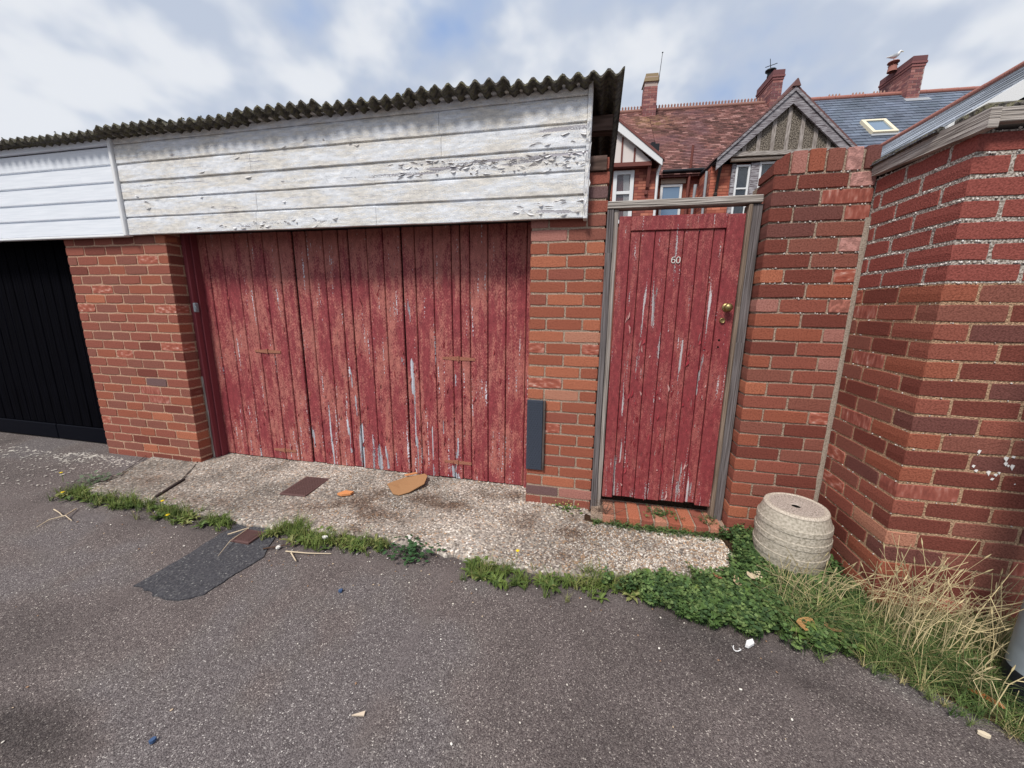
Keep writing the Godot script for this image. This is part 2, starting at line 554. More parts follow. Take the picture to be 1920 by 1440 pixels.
	var gwh := itex(gw, 256, 1024, Image.FORMAT_L8)
	M["grey_wood_v"] = mat(rgb(222, 216, 212), 0.9, palette_tex(gw, 256, 1024, [[0.0, [112, 106, 103]], [0.4, [166, 161, 157]], [0.7, [192, 188, 185]], [1.0, [220, 217, 214]]]), gwh, 0.5)
	var gw2 := bytes(noise(42, 0.11, 4), 1024, 256, 30, 1)
	var gw2h := itex(gw2, 1024, 256, Image.FORMAT_L8)
	M["grey_wood_h"] = mat(rgb(226, 222, 218), 0.9, palette_tex(gw2, 1024, 256, [[0.0, [112, 106, 103]], [0.4, [166, 161, 157]], [0.7, [192, 188, 185]], [1.0, [220, 217, 214]]]), gw2h, 0.5)
	M["brown_post"] = mat(rgb(186, 168, 152), 0.9, M["grey_wood_v"].albedo_texture, gwh, 0.5)
	M["dark_post"] = mat(rgb(158, 154, 158), 0.9, M["grey_wood_v"].albedo_texture, gwh, 0.5)
	M["peel_wood"] = mat(rgb(190, 188, 192), 0.9, palette_tex(gw2, 1024, 256, [[0.0, [80, 72, 78]], [0.38, [128, 118, 122]], [0.5, [205, 204, 206]], [1.0, [236, 236, 236]]]), gw2h, 0.4)
	M["black_wood"] = mat(rgb(14, 15, 24), 0.6, M["grey_wood_v"].albedo_texture, gwh, 0.4)
	M["black_board"] = mat(rgb(10, 12, 20), 0.5)
	M["black_wood"].metallic_specular = 0.12
	M["black_wood"].roughness = 0.9
	M["black_board"].metallic_specular = 0.15
	M["upvc"] = mat(rgb(232, 237, 244), 0.42, palette_tex(gw2, 1024, 256, [[0.0, [238, 240, 242]], [1.0, [255, 255, 255]]]))
	M["white_gloss"] = mat(rgb(222, 224, 226), 0.4)
	M["plain_wood"] = mat(rgb(140, 118, 110), 0.9, M["grey_wood_h"].albedo_texture, gw2h, 0.4)
	M["dark_wood"] = mat(rgb(58, 52, 50), 0.9)
	M["asbestos"] = triplanar(mat(rgb(160, 157, 155), 0.97, ntex(noise(46, 0.03, 6), 512, [[0.0, rgb(60, 64, 54)], [0.42, rgb(130, 128, 124)], [0.55, rgb(178, 174, 170)], [0.66, rgb(150, 150, 112)], [1.0, rgb(230, 226, 220)]]), bh, 0.8), 1.6)
	# paint
	var strokes := []
	# (u, v) on the garage door, bare wood seen along leaf edges and near the foot
	for s in [[0.395, 0.73, 0.4, 1.0, 0.007, 0.05, 0.75], [0.56, 0.9, 0.565, 1.0, 0.01, 0.05, 0.8], [0.678, 0.28, 0.682, 0.34, 0.004, 0.03, 0.8], [0.683, 0.52, 0.683, 0.62, 0.008, 0.03, 0.95], [0.684, 0.62, 0.69, 1.0, 0.007, 0.03, 0.85],
			[0.652, 0.5, 0.653, 0.52, 0.006, 0.02, 0.9], [0.48, 0.56, 0.484, 0.62, 0.004, 0.02, 0.8], [0.49, 0.68, 0.49, 0.75, 0.004, 0.02, 0.8], [0.46, 0.8, 0.465, 0.92, 0.006, 0.03, 0.75], [0.505, 0.82, 0.5, 1.0, 0.012, 0.05, 0.75],
			[0.545, 0.86, 0.54, 1.0, 0.01, 0.05, 0.7], [0.585, 0.9, 0.59, 0.97, 0.006, 0.03, 0.85], [0.735, 0.8, 0.735, 0.9, 0.006, 0.03, 0.85], [0.77, 0.75, 0.772, 0.79, 0.004, 0.02, 0.85], [0.815, 0.84, 0.81, 0.93, 0.007, 0.03, 0.9], [0.81, 0.56, 0.81, 0.59, 0.003, 0.02, 0.8],
			[0.8, 0.95, 0.81, 1.0, 0.012, 0.03, 0.8], [0.735, 0.95, 0.735, 0.99, 0.01, 0.03, 0.7], [0.33, 0.83, 0.335, 0.9, 0.004, 0.03, 0.7], [0.2, 0.94, 0.2, 0.99, 0.008, 0.03, 0.7], [0.65, 0.7, 0.65, 0.73, 0.004, 0.02, 0.7], [0.62, 0.92, 0.62, 0.96, 0.006, 0.02, 0.7]]:
		strokes.append(s)
	var d := paint(1024, 704, 51, true, [134, 60, 65], [162, 100, 92], [156, 158, 166], 131.0, 189.0, strokes, 12.0, -40.0)
	M["door_paint"] = mat(Color.WHITE, 0.62, d[0], d[1], 0.22)
	strokes = []
	for s in [[0.13, 0.28, 0.16, 0.8, 0.014, 0.06, 0.55], [0.27, 0.25, 0.24, 0.6, 0.012, 0.05, 0.52], [0.33, 0.22, 0.35, 0.33, 0.014, 0.04, 0.6], [0.36, 0.24, 0.355, 0.3, 0.012, 0.03, 0.75], [0.42, 0.4, 0.4, 0.78, 0.016, 0.06, 0.5], [0.62, 0.42, 0.6, 0.52, 0.008, 0.04, 0.5], [0.8, 0.28, 0.79, 0.45, 0.012, 0.05, 0.5], [0.79, 0.46, 0.77, 0.56, 0.016, 0.03, 0.75], [0.12, 0.84, 0.11, 1.0, 0.02, 0.04, 0.55], [0.27, 0.93, 0.27, 1.0, 0.02, 0.04, 0.6], [0.71, 0.84, 0.69, 1.0, 0.012, 0.04, 0.6], [0.8, 0.92, 0.79, 1.0, 0.02, 0.04, 0.6], [0.48, 0.04, 0.48, 0.2, 0.02, 0.05, 0.45], [0.17, 0.94, 0.18, 1.0, 0.02, 0.04, 0.55], [0.42, 0.94, 0.42, 1.0, 0.02, 0.04, 0.5], [0.58, 0.95, 0.58, 1.0, 0.02, 0.04, 0.5]]:
		strokes.append(s)
	d = paint(400, 1024, 61, true, [132, 58, 62], [150, 84, 80], [152, 146, 148], 142.0, 186.0, strokes, 14.0)
	M["gate_paint"] = mat(Color.WHITE, 0.55, d[0], d[1], 0.22)
	M["red_trim"] = triplanar(mat(rgb(132, 62, 70), 0.65, grain, bh, 0.15), 4.0)
	M["red_wood"] = mat(rgb(150, 92, 92), 0.85, M["grey_wood_v"].albedo_texture, gwh, 0.5)
	strokes = []
	for s in [[0.62, 0.57, 0.72, 0.56, 0.03, 0.025, 0.55], [0.74, 0.54, 0.84, 0.5, 0.03, 0.028, 0.7], [0.77, 0.48, 0.86, 0.5, 0.03, 0.018, 0.6], [0.87, 0.53, 0.99, 0.48, 0.025, 0.02, 0.62], [0.9, 0.57, 0.99, 0.55, 0.03, 0.015, 0.5], [0.93, 0.3, 0.99, 0.31, 0.02, 0.02, 0.45], [0.93, 0.93, 0.96, 0.94, 0.02, 0.02, 0.6],
			[0.56, 0.56, 0.68, 0.55, 0.03, 0.01, 0.5], [0.08, 0.5, 0.2, 0.49, 0.05, 0.008, 0.4], [0.3, 0.95, 0.52, 0.93, 0.05, 0.015, 0.42], [0.2, 0.36, 0.36, 0.35, 0.05, 0.008, 0.4]]:
		strokes.append(s)
	d = paint(2048, 400, 71, false, [216, 220, 226], [206, 203, 197], [138, 136, 142], 133.0, 188.0, strokes, 0.0)
	M["board_paint"] = mat(Color.WHITE, 0.75, d[0], d[1], 0.3)
	# metal and so on
	M["iron"] = triplanar(mat(rgb(108, 82, 80), 0.75, grain, bh, 0.2), 5.0)
	M["steel"] = mat(rgb(150, 160, 168), 0.45, ntex(noise(81, 0.02, 5), 256, [[0.0, rgb(205, 205, 205)], [1.0, rgb(255, 255, 255)]]))
	M["steel"].metallic = 0.0
	M["rubber"] = mat(rgb(58, 64, 76), 0.65)
	M["brass"] = mat(rgb(150, 132, 92), 0.42); M["brass"].metallic = 0.9
	M["hole"] = mat(rgb(10, 8, 8), 1.0)
	M["stone"] = triplanar(mat(rgb(206, 200, 190), 0.95, ntex(noise(83, 0.05, 6), 512, [[0.0, rgb(130, 126, 118)], [0.42, rgb(204, 200, 192)], [0.56, rgb(224, 220, 214)], [1.0, rgb(255, 252, 248)]]), bh, 0.2), 2.4)
	M["digit"] = mat(rgb(206, 206, 200), 0.6)
	# far houses
	M["pebbledash"] = triplanar(mat(rgb(160, 154, 148), 0.97, ntex(noise(91, 0.2, 2), 256, [[0.0, rgb(50, 48, 46)], [0.4, rgb(130, 125, 118)], [0.6, rgb(220, 214, 204)], [1.0, rgb(255, 250, 240)]]), bh, 1.0), 0.6)
	M["glass"] = mat(rgb(70, 80, 92), 0.05)
	M["glass"].metallic_specular = 0.8
	M["glass"].transparency = BaseMaterial3D.TRANSPARENCY_ALPHA
	M["glass"].albedo_color.a = 0.22
	M["glass_sky"] = mat(rgb(128, 150, 172), 0.05)
	M["glass_sky"].metallic = 0.5
	M["lead"] = mat(rgb(150, 154, 160), 0.6)
	M["black_metal"] = mat(rgb(30, 32, 38), 0.5)
	M["cream"] = mat(rgb(196, 180, 164), 0.85)
	M["timber_red"] = mat(rgb(112, 66, 60), 0.7)
	M["panel_white"] = mat(rgb(214, 206, 202), 0.7)
	M["grass"] = vcol(mat(Color.WHITE, 0.75))
	M["grass"].backlight_enabled = true
	M["grass"].backlight = Color(0.1, 0.13, 0.04)

# ---------------------------------------------------------------- ground
func edge_z(x: float) -> float:     # where the concrete apron meets the lane
	var k := [[-3.9, 0.45], [-3.7, 0.56], [-3.0, 0.6], [-2.2, 0.65], [-1.83, 0.66], [-1.2, 0.6], [-0.85, 0.63], [-0.24, 0.68], [0.3, 0.6], [0.82, 0.45], [0.9, 0.4]]
	for i in k.size() - 1:
		if x <= k[i + 1][0]:
			return lerpf(k[i][1], k[i + 1][1], clampf((x - k[i][0]) / (k[i + 1][0] - k[i][0]), 0, 1))
	return 0.4

func apron_tint(px: float, z: float, a: float, b: float) -> Color:
	var v := 0.9 + a * 0.45 + b * 0.4
	var col := Color(v, v * 0.985, v * 0.97)
	# smoother cement screed, earth stains
	var scr := exp(-(pow((px + 0.62) / 0.4, 2) + pow((z - 0.42) / 0.2, 2)))
	col = col.lerp(Color(0.92, 0.89, 0.86), scr * 0.5)
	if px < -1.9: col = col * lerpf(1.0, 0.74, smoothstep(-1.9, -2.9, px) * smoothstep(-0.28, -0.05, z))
	for s in [[-1.2, 0.13, 0.3, 0.1, 0.85], [-1.5, 0.36, 0.45, 0.17, 0.6], [-0.35, 0.2, 0.22, 0.2, 0.4], [-0.08, 0.2, 0.15, 0.15, 0.85], [-0.55, -0.05, 0.25, 0.07, 0.6], [-0.9, 0.15, 0.14, 0.05, 0.7], [-0.15, 0.5, 0.2, 0.1, 0.4], [-1.25, 0.56, 0.3, 0.05, 0.5], [-2.6, 0.5, 0.5, 0.07, 0.4], [-3.2, 0.35, 0.25, 0.1, 0.35]]:
		var q: float = pow((px - s[0]) / s[2], 2) + pow((z - s[1]) / s[3], 2)
		col = col.lerp(Color(0.27, 0.2, 0.165), clampf(s[4] * exp(-q) * (1.0 + b * 2.8), 0, 0.85))
	return col

func ground() -> void:
	var mb := MB.new()
	mb.uvm = 1; mb.us = Vector2(1 / 3.6, 1 / 3.6)
	mb.col = Color(0.9, 0.9, 0.9)
	mb.quad(Vector3(-300, -0.03, -300), Vector3(300, -0.03, -300), Vector3(300, -0.03, 300), Vector3(-300, -0.03, 300), Vector3.UP)
	struct("ground", mb.done(), M["soil"])
	# lane
	mb = MB.new()
	mb.uvm = 1; mb.us = Vector2(1 / 1.45, 1 / 1.45)
	var f1 := noise(101, 0.55, 4)
	var f2 := noise(102, 2.4, 3)
	var st := 0.06
	var x0 := -7.5
	var z0 := -0.3
	var nx := 180
	var nz := 62
	var P := []
	var C := []
	for j in nz + 1:
		for i in nx + 1:
			var x := x0 + i * st
			var z := z0 + j * st
			var a := f1.get_noise_2d(x, z)
			var b := f2.get_noise_2d(x, z)
			var ez := edge_z(x)
			var y := -0.012 + a * 0.003
			if x < -3.6: y += 0.02 * smoothstep(0.5, -0.2, z)
			var v := 0.97 + a * 0.3 + b * 0.2
			var dirt := exp(-absf(z - ez - 0.03) / 0.09) if x > -3.9 and x < 0.3 else 0.0
			if x >= 0.3: dirt = exp(-absf(z - lerpf(0.72, 1.32, clampf((x - 0.2) / 1.55, 0, 1)) - 0.03 + 0.06 * a) / 0.08) * 1.1
			v *= 1.0 - 0.4 * dirt
			# old oil stains with a shape of their own
			for s in [[-1.75, 1.78, 0.34, 0.13, 0.55], [0.08, 1.62, 0.13, 0.2, 0.4], [-2.3, 1.5, 0.5, 0.16, 0.2], [-3.2, 1.2, 0.5, 0.1, 0.12], [0.9, 1.35, 0.3, 0.12, 0.12], [-0.4, 0.95, 0.35, 0.1, 0.08]]:
				var q: float = pow((x - s[0]) / s[2], 2) + pow((z - s[1]) / s[3], 2)
				v *= 1.0 - s[4] * smoothstep(0.2, 0.75, exp(-q) * (1.0 + b * 1.3))
			P.append(Vector3(x, y, z))
			C.append(Color(v * 1.03, v * 0.985, v * 0.95).clamp())
	for j in nz:
		for i in nx:
			var q := [j * (nx + 1) + i, j * (nx + 1) + i + 1, (j + 1) * (nx + 1) + i + 1, (j + 1) * (nx + 1) + i]
			if P[q[0]].x > -3.5 and P[q[0]].z < edge_z(P[q[0]].x) - 0.25: continue
			for t in [[0, 1, 2], [0, 2, 3]]:
				for k in [t[0], t[2], t[1]]:
					pass
				var ids := [q[t[0]], q[t[1]], q[t[2]]]
				var start := mb.v.size()
				mb.tri3(P[ids[0]], P[ids[1]], P[ids[2]], Vector3.UP, Vector3.UP, Vector3.UP)
				for k in 3:
					var pos := mb.v[start + k]
					for id in ids:
						if P[id] == pos: mb.c[start + k] = C[id]
	# the rest of the lane, a coarse sheet round the fine one
	mb.col = Color(0.93, 0.88, 0.86)
	for r in [[-60, -7.5, -0.3, 3.42], [3.3, 60, 0.62, 3.42], [-60, 60, 3.42, 6.5]]:
		mb.quad(Vector3(r[0], -0.012, r[2]), Vector3(r[1], -0.012, r[2]), Vector3(r[1], -0.012, r[3]), Vector3(r[0], -0.012, r[3]), Vector3.UP)
	struct("lane", mb.done(), M["asphalt"])
	# apron of worn concrete with exposed stones
	mb = MB.new()
	mb.uvm = 1; mb.us = Vector2(1 / 2.2, 1 / 2.2)
	var xs := []
	var x := -3.62
	while x < 0.86:
		xs.append(x); x += 0.045
	var rows := 24
	var g1 := noise(111, 0.9, 4)
	var g2 := noise(112, 3.2, 4)
	P = []
	C = []
	for xi in xs.size():
		var xx: float = xs[xi]
		var e := edge_z(xx) + g2.get_noise_2d(xx * 2.0, 5.0) * 0.05
		var back := -0.3 if xx < 0.02 else 0.03
		for j in rows + 2:
			var t := minf(1.0, float(j) / rows)
			var z := lerpf(back, e, t)
			# the left edge follows the slanting crack
			var px := xx
			if xi == 0: px = lerpf(-3.86, -3.6, t)
			elif xi < 8: px = lerpf(lerpf(-3.86, -3.6, t), xs[8], xi / 8.0)
			var a := g1.get_noise_2d(px, z)
			var b := g2.get_noise_2d(px, z)
			var y := 0.012 + 0.016 * smoothstep(0.25, -0.25, z) + b * 0.004 + a * 0.004
			if t >= 1.0: y -= 0.008
			if j == rows + 1: y = -0.03
			P.append(Vector3(px, y, z))
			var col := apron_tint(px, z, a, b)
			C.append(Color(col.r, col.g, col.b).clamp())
	for xi in xs.size() - 1:
		for j in rows + 1:
			var q := [xi * (rows + 2) + j, (xi + 1) * (rows + 2) + j, (xi + 1) * (rows + 2) + j + 1, xi * (rows + 2) + j + 1]
			for t in [[0, 1, 2], [0, 2, 3]]:
				var ids := [q[t[0]], q[t[1]], q[t[2]]]
				var start := mb.v.size()
				mb.tri(P[ids[0]], P[ids[1]], P[ids[2]], Vector3(0, 1, 0.05))
				for k in mb.v.size() - start:
					for id in ids:
						if P[id] == mb.v[start + k]: mb.c[start + k] = C[id]
	struct("concrete_apron", mb.done(), M["concrete"])
	mb = MB.new()
	for cr in [[Vector2(-3.345, -0.1), Vector2(-3.2, 0.09), Vector2(-3.07, 0.27), Vector2(-2.93, 0.58)], [Vector2(-3.89, -0.06), Vector2(-3.76, 0.12), Vector2(-3.62, 0.33), Vector2(-3.56, 0.5)]]:
		for i in cr.size() - 1:
			for k in 8:
				var a: Vector2 = cr[i].lerp(cr[i + 1], k / 8.0)
				var b: Vector2 = cr[i].lerp(cr[i + 1], (k + 1) / 8.0 + 0.01)
				var nn := (b - a).orthogonal().normalized() * rng.randf_range(0.002, 0.006)
				var y := 0.0235 if a.y < 0.0 else 0.0195
				mb.quad(Vector3(a.x - nn.x, y, a.y - nn.y), Vector3(a.x + nn.x, y, a.y + nn.y), Vector3(b.x + nn.x, y, b.y + nn.y), Vector3(b.x - nn.x, y, b.y - nn.y), Vector3.UP)
	struct("slab_joint", mb.done(), mat(rgb(58, 50, 44), 1.0))
	# loose and half-buried stones of the worn concrete
	var peb := MB.new()
	var ico := SphereMesh.new()
	ico.radius = 0.5; ico.height = 0.62; ico.radial_segments = 6; ico.rings = 3
	var xfs := []
	var cols := []
	var pal := [lin(214, 206, 194), lin(190, 180, 166), lin(232, 228, 220), lin(168, 142, 118), lin(190, 160, 130), lin(140, 128, 118), lin(120, 112, 106), lin(222, 216, 208)]
	while xfs.size() < 9500:
		var px := rng.randf_range(-3.3, 0.84)
		var t := rng.randf()
		var back := -0.24 if px < 0.0 else 0.13
		var z := lerpf(back, edge_z(px) - 0.03, t)
		var dens := 0.5 + g2.get_noise_2d(px * 0.7, z) * 1.1
		if px < -1.9: dens *= 0.12
		elif px < -0.4: dens *= 0.5
		if px > -0.1: dens += 0.45
		dens *= 1.0 - 0.9 * exp(-(pow((px + 0.62) / 0.36, 2) + pow((z - 0.42) / 0.17, 2)))
		if px > -2.21 and px < -1.9 and z > -0.02 and z < 0.31: continue
		if rng.randf() > dens: continue
		var s := rng.randf_range(0.005, 0.013) * (1.5 if rng.randf() < 0.06 else 1.0)
		var y := 0.012 + 0.016 * smoothstep(0.25, -0.25, z) + g2.get_noise_2d(px, z) * 0.004 + g1.get_noise_2d(px, z) * 0.004
		var b := Basis.from_euler(Vector3(rng.randf_range(-0.4, 0.4), rng.randf() * TAU, rng.randf_range(-0.4, 0.4))).scaled(Vector3.ONE)
		b = b * Basis.from_scale(Vector3(s * 1.25, s * 0.7, s * 0.9))
		xfs.append(Transform3D(b, Vector3(px, y + s * 0.05, z)))
		var pt := apron_tint(px, z, g1.get_noise_2d(px, z), g2.get_noise_2d(px, z))
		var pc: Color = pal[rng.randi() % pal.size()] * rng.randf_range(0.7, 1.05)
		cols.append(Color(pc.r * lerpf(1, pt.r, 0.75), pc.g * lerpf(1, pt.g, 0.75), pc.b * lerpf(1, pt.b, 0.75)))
	stuff("pebbles", ico, M["pebble"], xfs, cols, self, "pale pebbles showing through the worn concrete before the garage", "pebbles")
	# soil under the weeds by the gate and the corner
	mb = MB.new()
	mb.uvm = 1; mb.us = Vector2(1.5, 1.5)
	var sf := noise(121, 2.0, 3)
	var S := []
	var ni := 40
	var nj := 28
	for i in ni + 1:
		for j in nj + 1:
			var sx := lerpf(0.0, 2.9, float(i) / ni)
			var zf: float
			if sx < 0.85: zf = 0.16
			elif sx < 1.1: zf = lerpf(0.66, 0.85, (sx - 0.85) / 0.25)
			else: zf = lerpf(0.85, 1.2, clampf((sx - 1.1) / 0.5, 0, 1))
			var sz := lerpf(-0.4, zf, float(j) / nj)
			var y := 0.012 + sf.get_noise_2d(sx, sz) * 0.012 + 0.03 * smoothstep(0.4, 1.0, sx) * smoothstep(0.75, 0.3, sz)
			if j == nj: y = -0.025
			S.append(Vector3(sx, y, sz))
	for i in ni:
		for j in nj:
			var a: Vector3 = S[i * (nj + 1) + j]
			var b: Vector3 = S[(i + 1) * (nj + 1) + j]
			var c: Vector3 = S[(i + 1) * (nj + 1) + j + 1]
			var d: Vector3 = S[i * (nj + 1) + j + 1]
			mb.quad(a, b, c, d, Vector3.UP)
	struct("soil", mb.done(), M["soil"])
	# darker asphalt repair
	mb = MB.new()
	mb.uvm = 1; mb.us = Vector2(1 / 0.9, 1 / 0.9)
	var poly := [Vector2(-2.13, 0.64), Vector2(-1.89, 0.61), Vector2(-1.80, 0.7), Vector2(-1.71, 0.88), Vector2(-1.735, 1.06), Vector2(-1.75, 1.17), Vector2(-1.80, 1.215), Vector2(-1.92, 1.238), Vector2(-2.03, 1.215), Vector2(-2.14, 1.20), Vector2(-2.13, 1.0), Vector2(-2.14, 0.8)]
	var ctr := Vector2(-1.93, 0.93)
	var rim := []
	for i in poly.size():
		for k in 4:
			var p: Vector2 = poly[i].lerp(poly[(i + 1) % poly.size()], k / 4.0)
			rim.append(p + Vector2(rng.randf_range(-0.007, 0.007), rng.randf_range(-0.007, 0.007)))
	for i in rim.size():
		var a: Vector2 = rim[i]
		var b: Vector2 = rim[(i + 1) % rim.size()]
		var y := -0.0065
		mb.tri(Vector3(ctr.x, y, ctr.y), Vector3(a.x, y, a.y), Vector3(b.x, y, b.y), Vector3.UP)
		var o := Vector3(a.x - ctr.x, 0, a.y - ctr.y)
		mb.quad(Vector3(a.x, y, a.y), Vector3(b.x, y, b.y), Vector3(b.x, y - 0.03, b.y), Vector3(a.x, y - 0.03, a.y), o)
	struct("asphalt_patch", mb.done(), M["patch"])

# ---------------------------------------------------------------- the old garage
const S := 0.2155
const H := 0.1025

func plank(x0: float, x1: float, y0: float, y1: float, z: float, th: float, uo: Vector2, us: Vector2, bevel := 0.004) -> ArrayMesh:
	var m := MB.new()
	m.uvm = 0; m.uo = uo; m.us = us
	m.bev(Vector3(x0, y0, z - th), Vector3(x1, y1, z), bevel)
	return m.done()

func old_garage() -> void:
	var base := Vector3(-1.75, 0, 0)
	var G := thing("old_garage", "brick garage with flaking crimson door under peeling white weatherboards", "garage", base)
	var o := -base
	# left pier
	var pier := Node3D.new(); pier.name = "left_pier_placeholder"
	pier.name = "brick_pier"; G.add_child(pier, true); pier.position = o
	var t_left := [["red", 7], ["brown", 4], ["deep", 2], ["plum", 0.2], ["rust", 2.5], ["orange", 0.4], ["streak", 1.2], ["smear", 1.2]]
	core(pier, Vector3(-4.28, -0.06, -0.3), Vector3(-3.2345, 2.36, -0.0035), M["mortar_pink"])
	var ch := 0.0755
	for k in 25:
		var y := 1.798 + ch * 0.5 - ch * k
		var lens: Array
		if k % 2 == 0: lens = [H, S, S * 0.86, S, S * 0.94, H - 0.005]
		else: lens = [S * 0.9, S, S * 0.72, S, S]
		var tot := 0.0
		for l in lens: tot += l + 0.01
		var f := (1.052 + 0.01 - 0.01 * lens.size()) / (tot - 0.01 * lens.size())
		for i in lens.size(): lens[i] *= f
		course(pier, Vector3(-4.284, y, 0), Vector3.RIGHT, Vector3.BACK, lens, ch, 0.09 if k % 2 == 0 else 0.1, t_left, 0.01, 0.011)
		# the return into the doorway
		course(pier, Vector3(-3.232, y, -0.012 if k % 2 == 0 else -0.112), Vector3.FORWARD, Vector3.RIGHT, [S * 0.55] if k % 2 == 0 else [0.08], ch, 0.06, t_left, 0.01, 0.011)
	# right pier
	pier = Node3D.new(); pier.name = "brick_pier"; G.add_child(pier, true); pier.position = o
	var t_mid := [["orange", 5], ["rust", 8], ["salmon", 0.7], ["red", 2], ["smear", 0.8]]
	var t_top := [["brown", 4], ["red", 3], ["plum", 2], ["rosy", 2]]
	core(pier, Vector3(-0.402, -0.06, -0.215), Vector3(0.026, 2.11, -0.004), M["mortar_grey"])
	for k in range(-4, 25):
		var y := 1.8143 + ch * 0.5 - ch * k
		var lens: Array = [H, S, H] if (k + 40) % 2 == 0 else [S + 0.003, S + 0.003]
		course(pier, Vector3(-0.408, y, 0), Vector3.RIGHT, Vector3.BACK, lens, ch, 0.2, t_top if k < 2 or k > 22 else t_mid, 0.01, 0.011)
	# side and back walls behind the piers
	core(G, Vector3(-0.2, -0.06, -5.0) + o, Vector3(0.02, 2.2, -0.216) + o, M["brown"], "side_wall")
	core(G, Vector3(-3.9, -0.06, -5.0) + o, Vector3(-3.68, 2.2, -0.301) + o, M["brown"], "party_wall")
	core(G, Vector3(-3.679, -0.06, -5.0) + o, Vector3(-0.201, 2.1, -4.78) + o, M["brown"], "back_wall")
	# timber lintel, header behind the boards
	core(G, Vector3(-3.7, 1.9, -0.2) + o, Vector3(-0.41, 2.47, 0.02) + o, M["dark_wood"], "door_lintel")
	# frame
	var m := MB.new()
	m.uvm = 0
	m.bev(Vector3(-3.228, -0.01, -0.2), Vector3(-3.192, 1.9, -0.11), 0.004)
	m.bev(Vector3(-3.19, -0.01, -0.204), Vector3(-3.176, 1.9, -0.15), 0.003)
	part("door_jamb", m.done(), M["red_trim"], G, o)
	m = MB.new()
	m.uvm = 0; m.us = Vector2(4, 1)
	var strip := []
	for i in 9: strip.append([lerpf(0.0, 0.75, i / 8.0), rng.randf_range(-0.008, 0.008)])
	for i in 8:
		m.hexa([Vector3(-3.226 + strip[i][1] * 0.3, strip[i][0], -0.105), Vector3(-3.212 + strip[i][1], strip[i][0], -0.105), Vector3(-3.212 + strip[i + 1][1], strip[i + 1][0], -0.105), Vector3(-3.226 + strip[i + 1][1] * 0.3, strip[i + 1][0], -0.105),
			Vector3(-3.226, strip[i][0], -0.112), Vector3(-3.212, strip[i][0], -0.112), Vector3(-3.212, strip[i + 1][0], -0.112), Vector3(-3.226, strip[i + 1][0], -0.112)])
	part("bare_wood_strip", m.done(), M["grey_wood_v"], G, o)
	m = MB.new()
	m.bev(Vector3(-3.2, 1.285, -0.14), Vector3(-3.178, 1.36, -0.104), 0.006)
	m.tube([Vector3(-3.178, 1.3, -0.125), Vector3(-3.166, 1.315, -0.11), Vector3(-3.178, 1.335, -0.108)], [0.006, 0.007, 0.006], 6)
	part("door_latch", m.done(), M["steel"], G, o)
	m = MB.new()
	m.uvm = 0
	m.us = Vector2(1 / 2.68, 1 / 1.88)
	m.bev(Vector3(-0.46, -0.01, -0.214), Vector3(-0.412, 1.9, -0.185), 0.004)
	part("door_jamb", m.done(), M["door_paint"], G, o)
	# door of boards
	var door := Node3D.new(); door.name = "garage_door"; G.add_child(door, true); door.position = o
	var js := [-3.195, -3.103, -2.955, -2.817, -2.69, -2.558, -2.42, -2.292, -2.174, -2.027, -1.9, -1.814, -1.659, -1.527, -1.382, -1.278, -1.139, -1.002, -0.939, -0.869, -0.738, -0.606, -0.463]
	var big := [7, 11, 14]
	for i in js.size() - 1:
		var g0 := 0.0075 if big.has(i) else 0.003
		var g1 := 0.0075 if big.has(i + 1) else 0.003
		var z := -0.205 + rng.randf_range(-0.002, 0.002)
		if i >= 7 and i < 11: z -= 0.008
		if i >= 14: z += 0.004
		var yb := 0.034 + rng.randf_range(-0.004, 0.004)
		part("plank", plank(js[i] + g0, js[i + 1] - g1, yb, 1.9, z, 0.022, Vector2(-3.16, -1.9), Vector2(1 / 2.68, 1 / 1.88), 0.005), M["door_paint"], door)
	m = MB.new()
	m.box(Vector3(-3.19, 0.045, -0.26), Vector3(-0.49, 1.9, -0.236))
	part("door_backing", m.done(), M["dark_wood"], door)
	# painted-over strap hinges and their rust
	for h in [[-2.62, 0.975, 0.25], [-2.56, 0.12, 0.22], [-0.96, 0.98, 0.25], [-0.98, 0.17, 0.22]]:
		m = MB.new()
		m.uvm = 0; m.uo = Vector2(-3.16, -1.9); m.us = Vector2(1 / 2.68, 1 / 1.88)
		var hx: float = h[0]
		var hy: float = h[1]
		var hw: float = h[2]
		m.hexa([Vector3(hx - hw * 0.5, hy - 0.008, -0.197), Vector3(hx, hy - 0.016, -0.197), Vector3(hx, hy + 0.016, -0.197), Vector3(hx - hw * 0.5, hy + 0.008, -0.197), Vector3(hx - hw * 0.5, hy - 0.008, -0.206), Vector3(hx, hy - 0.016, -0.206), Vector3(hx, hy + 0.016, -0.206), Vector3(hx - hw * 0.5, hy + 0.008, -0.206)])
		m.hexa([Vector3(hx, hy - 0.013, -0.198), Vector3(hx + hw * 0.5, hy - 0.012, -0.198), Vector3(hx + hw * 0.5, hy + 0.008, -0.198), Vector3(hx, hy + 0.013, -0.198), Vector3(hx, hy - 0.013, -0.206), Vector3(hx + hw * 0.5, hy - 0.012, -0.206), Vector3(hx + hw * 0.5, hy + 0.008, -0.206), Vector3(hx, hy + 0.013, -0.206)])
		m.tube([Vector3(hx, hy - 0.02, -0.195), Vector3(hx, hy + 0.02, -0.195)], [0.006, 0.006], 8)
		part("hinge", m.done(), triplanar(mat(rgb(186, 126, 104), 0.85, M["orange"].albedo_texture, M["orange"].heightmap_texture, 0.3), 9.0), door)
	flakes(door, [[-3.1, 0.06, -0.5, 0.5, 90], [-2.3, 0.06, -1.6, 0.9, 50], [-3.0, 0.5, -0.6, 1.5, 70], [-1.4, 0.06, -0.8, 0.9, 50]], -0.199, true, [lin(150, 60, 66), lin(172, 96, 88), lin(130, 46, 54)])
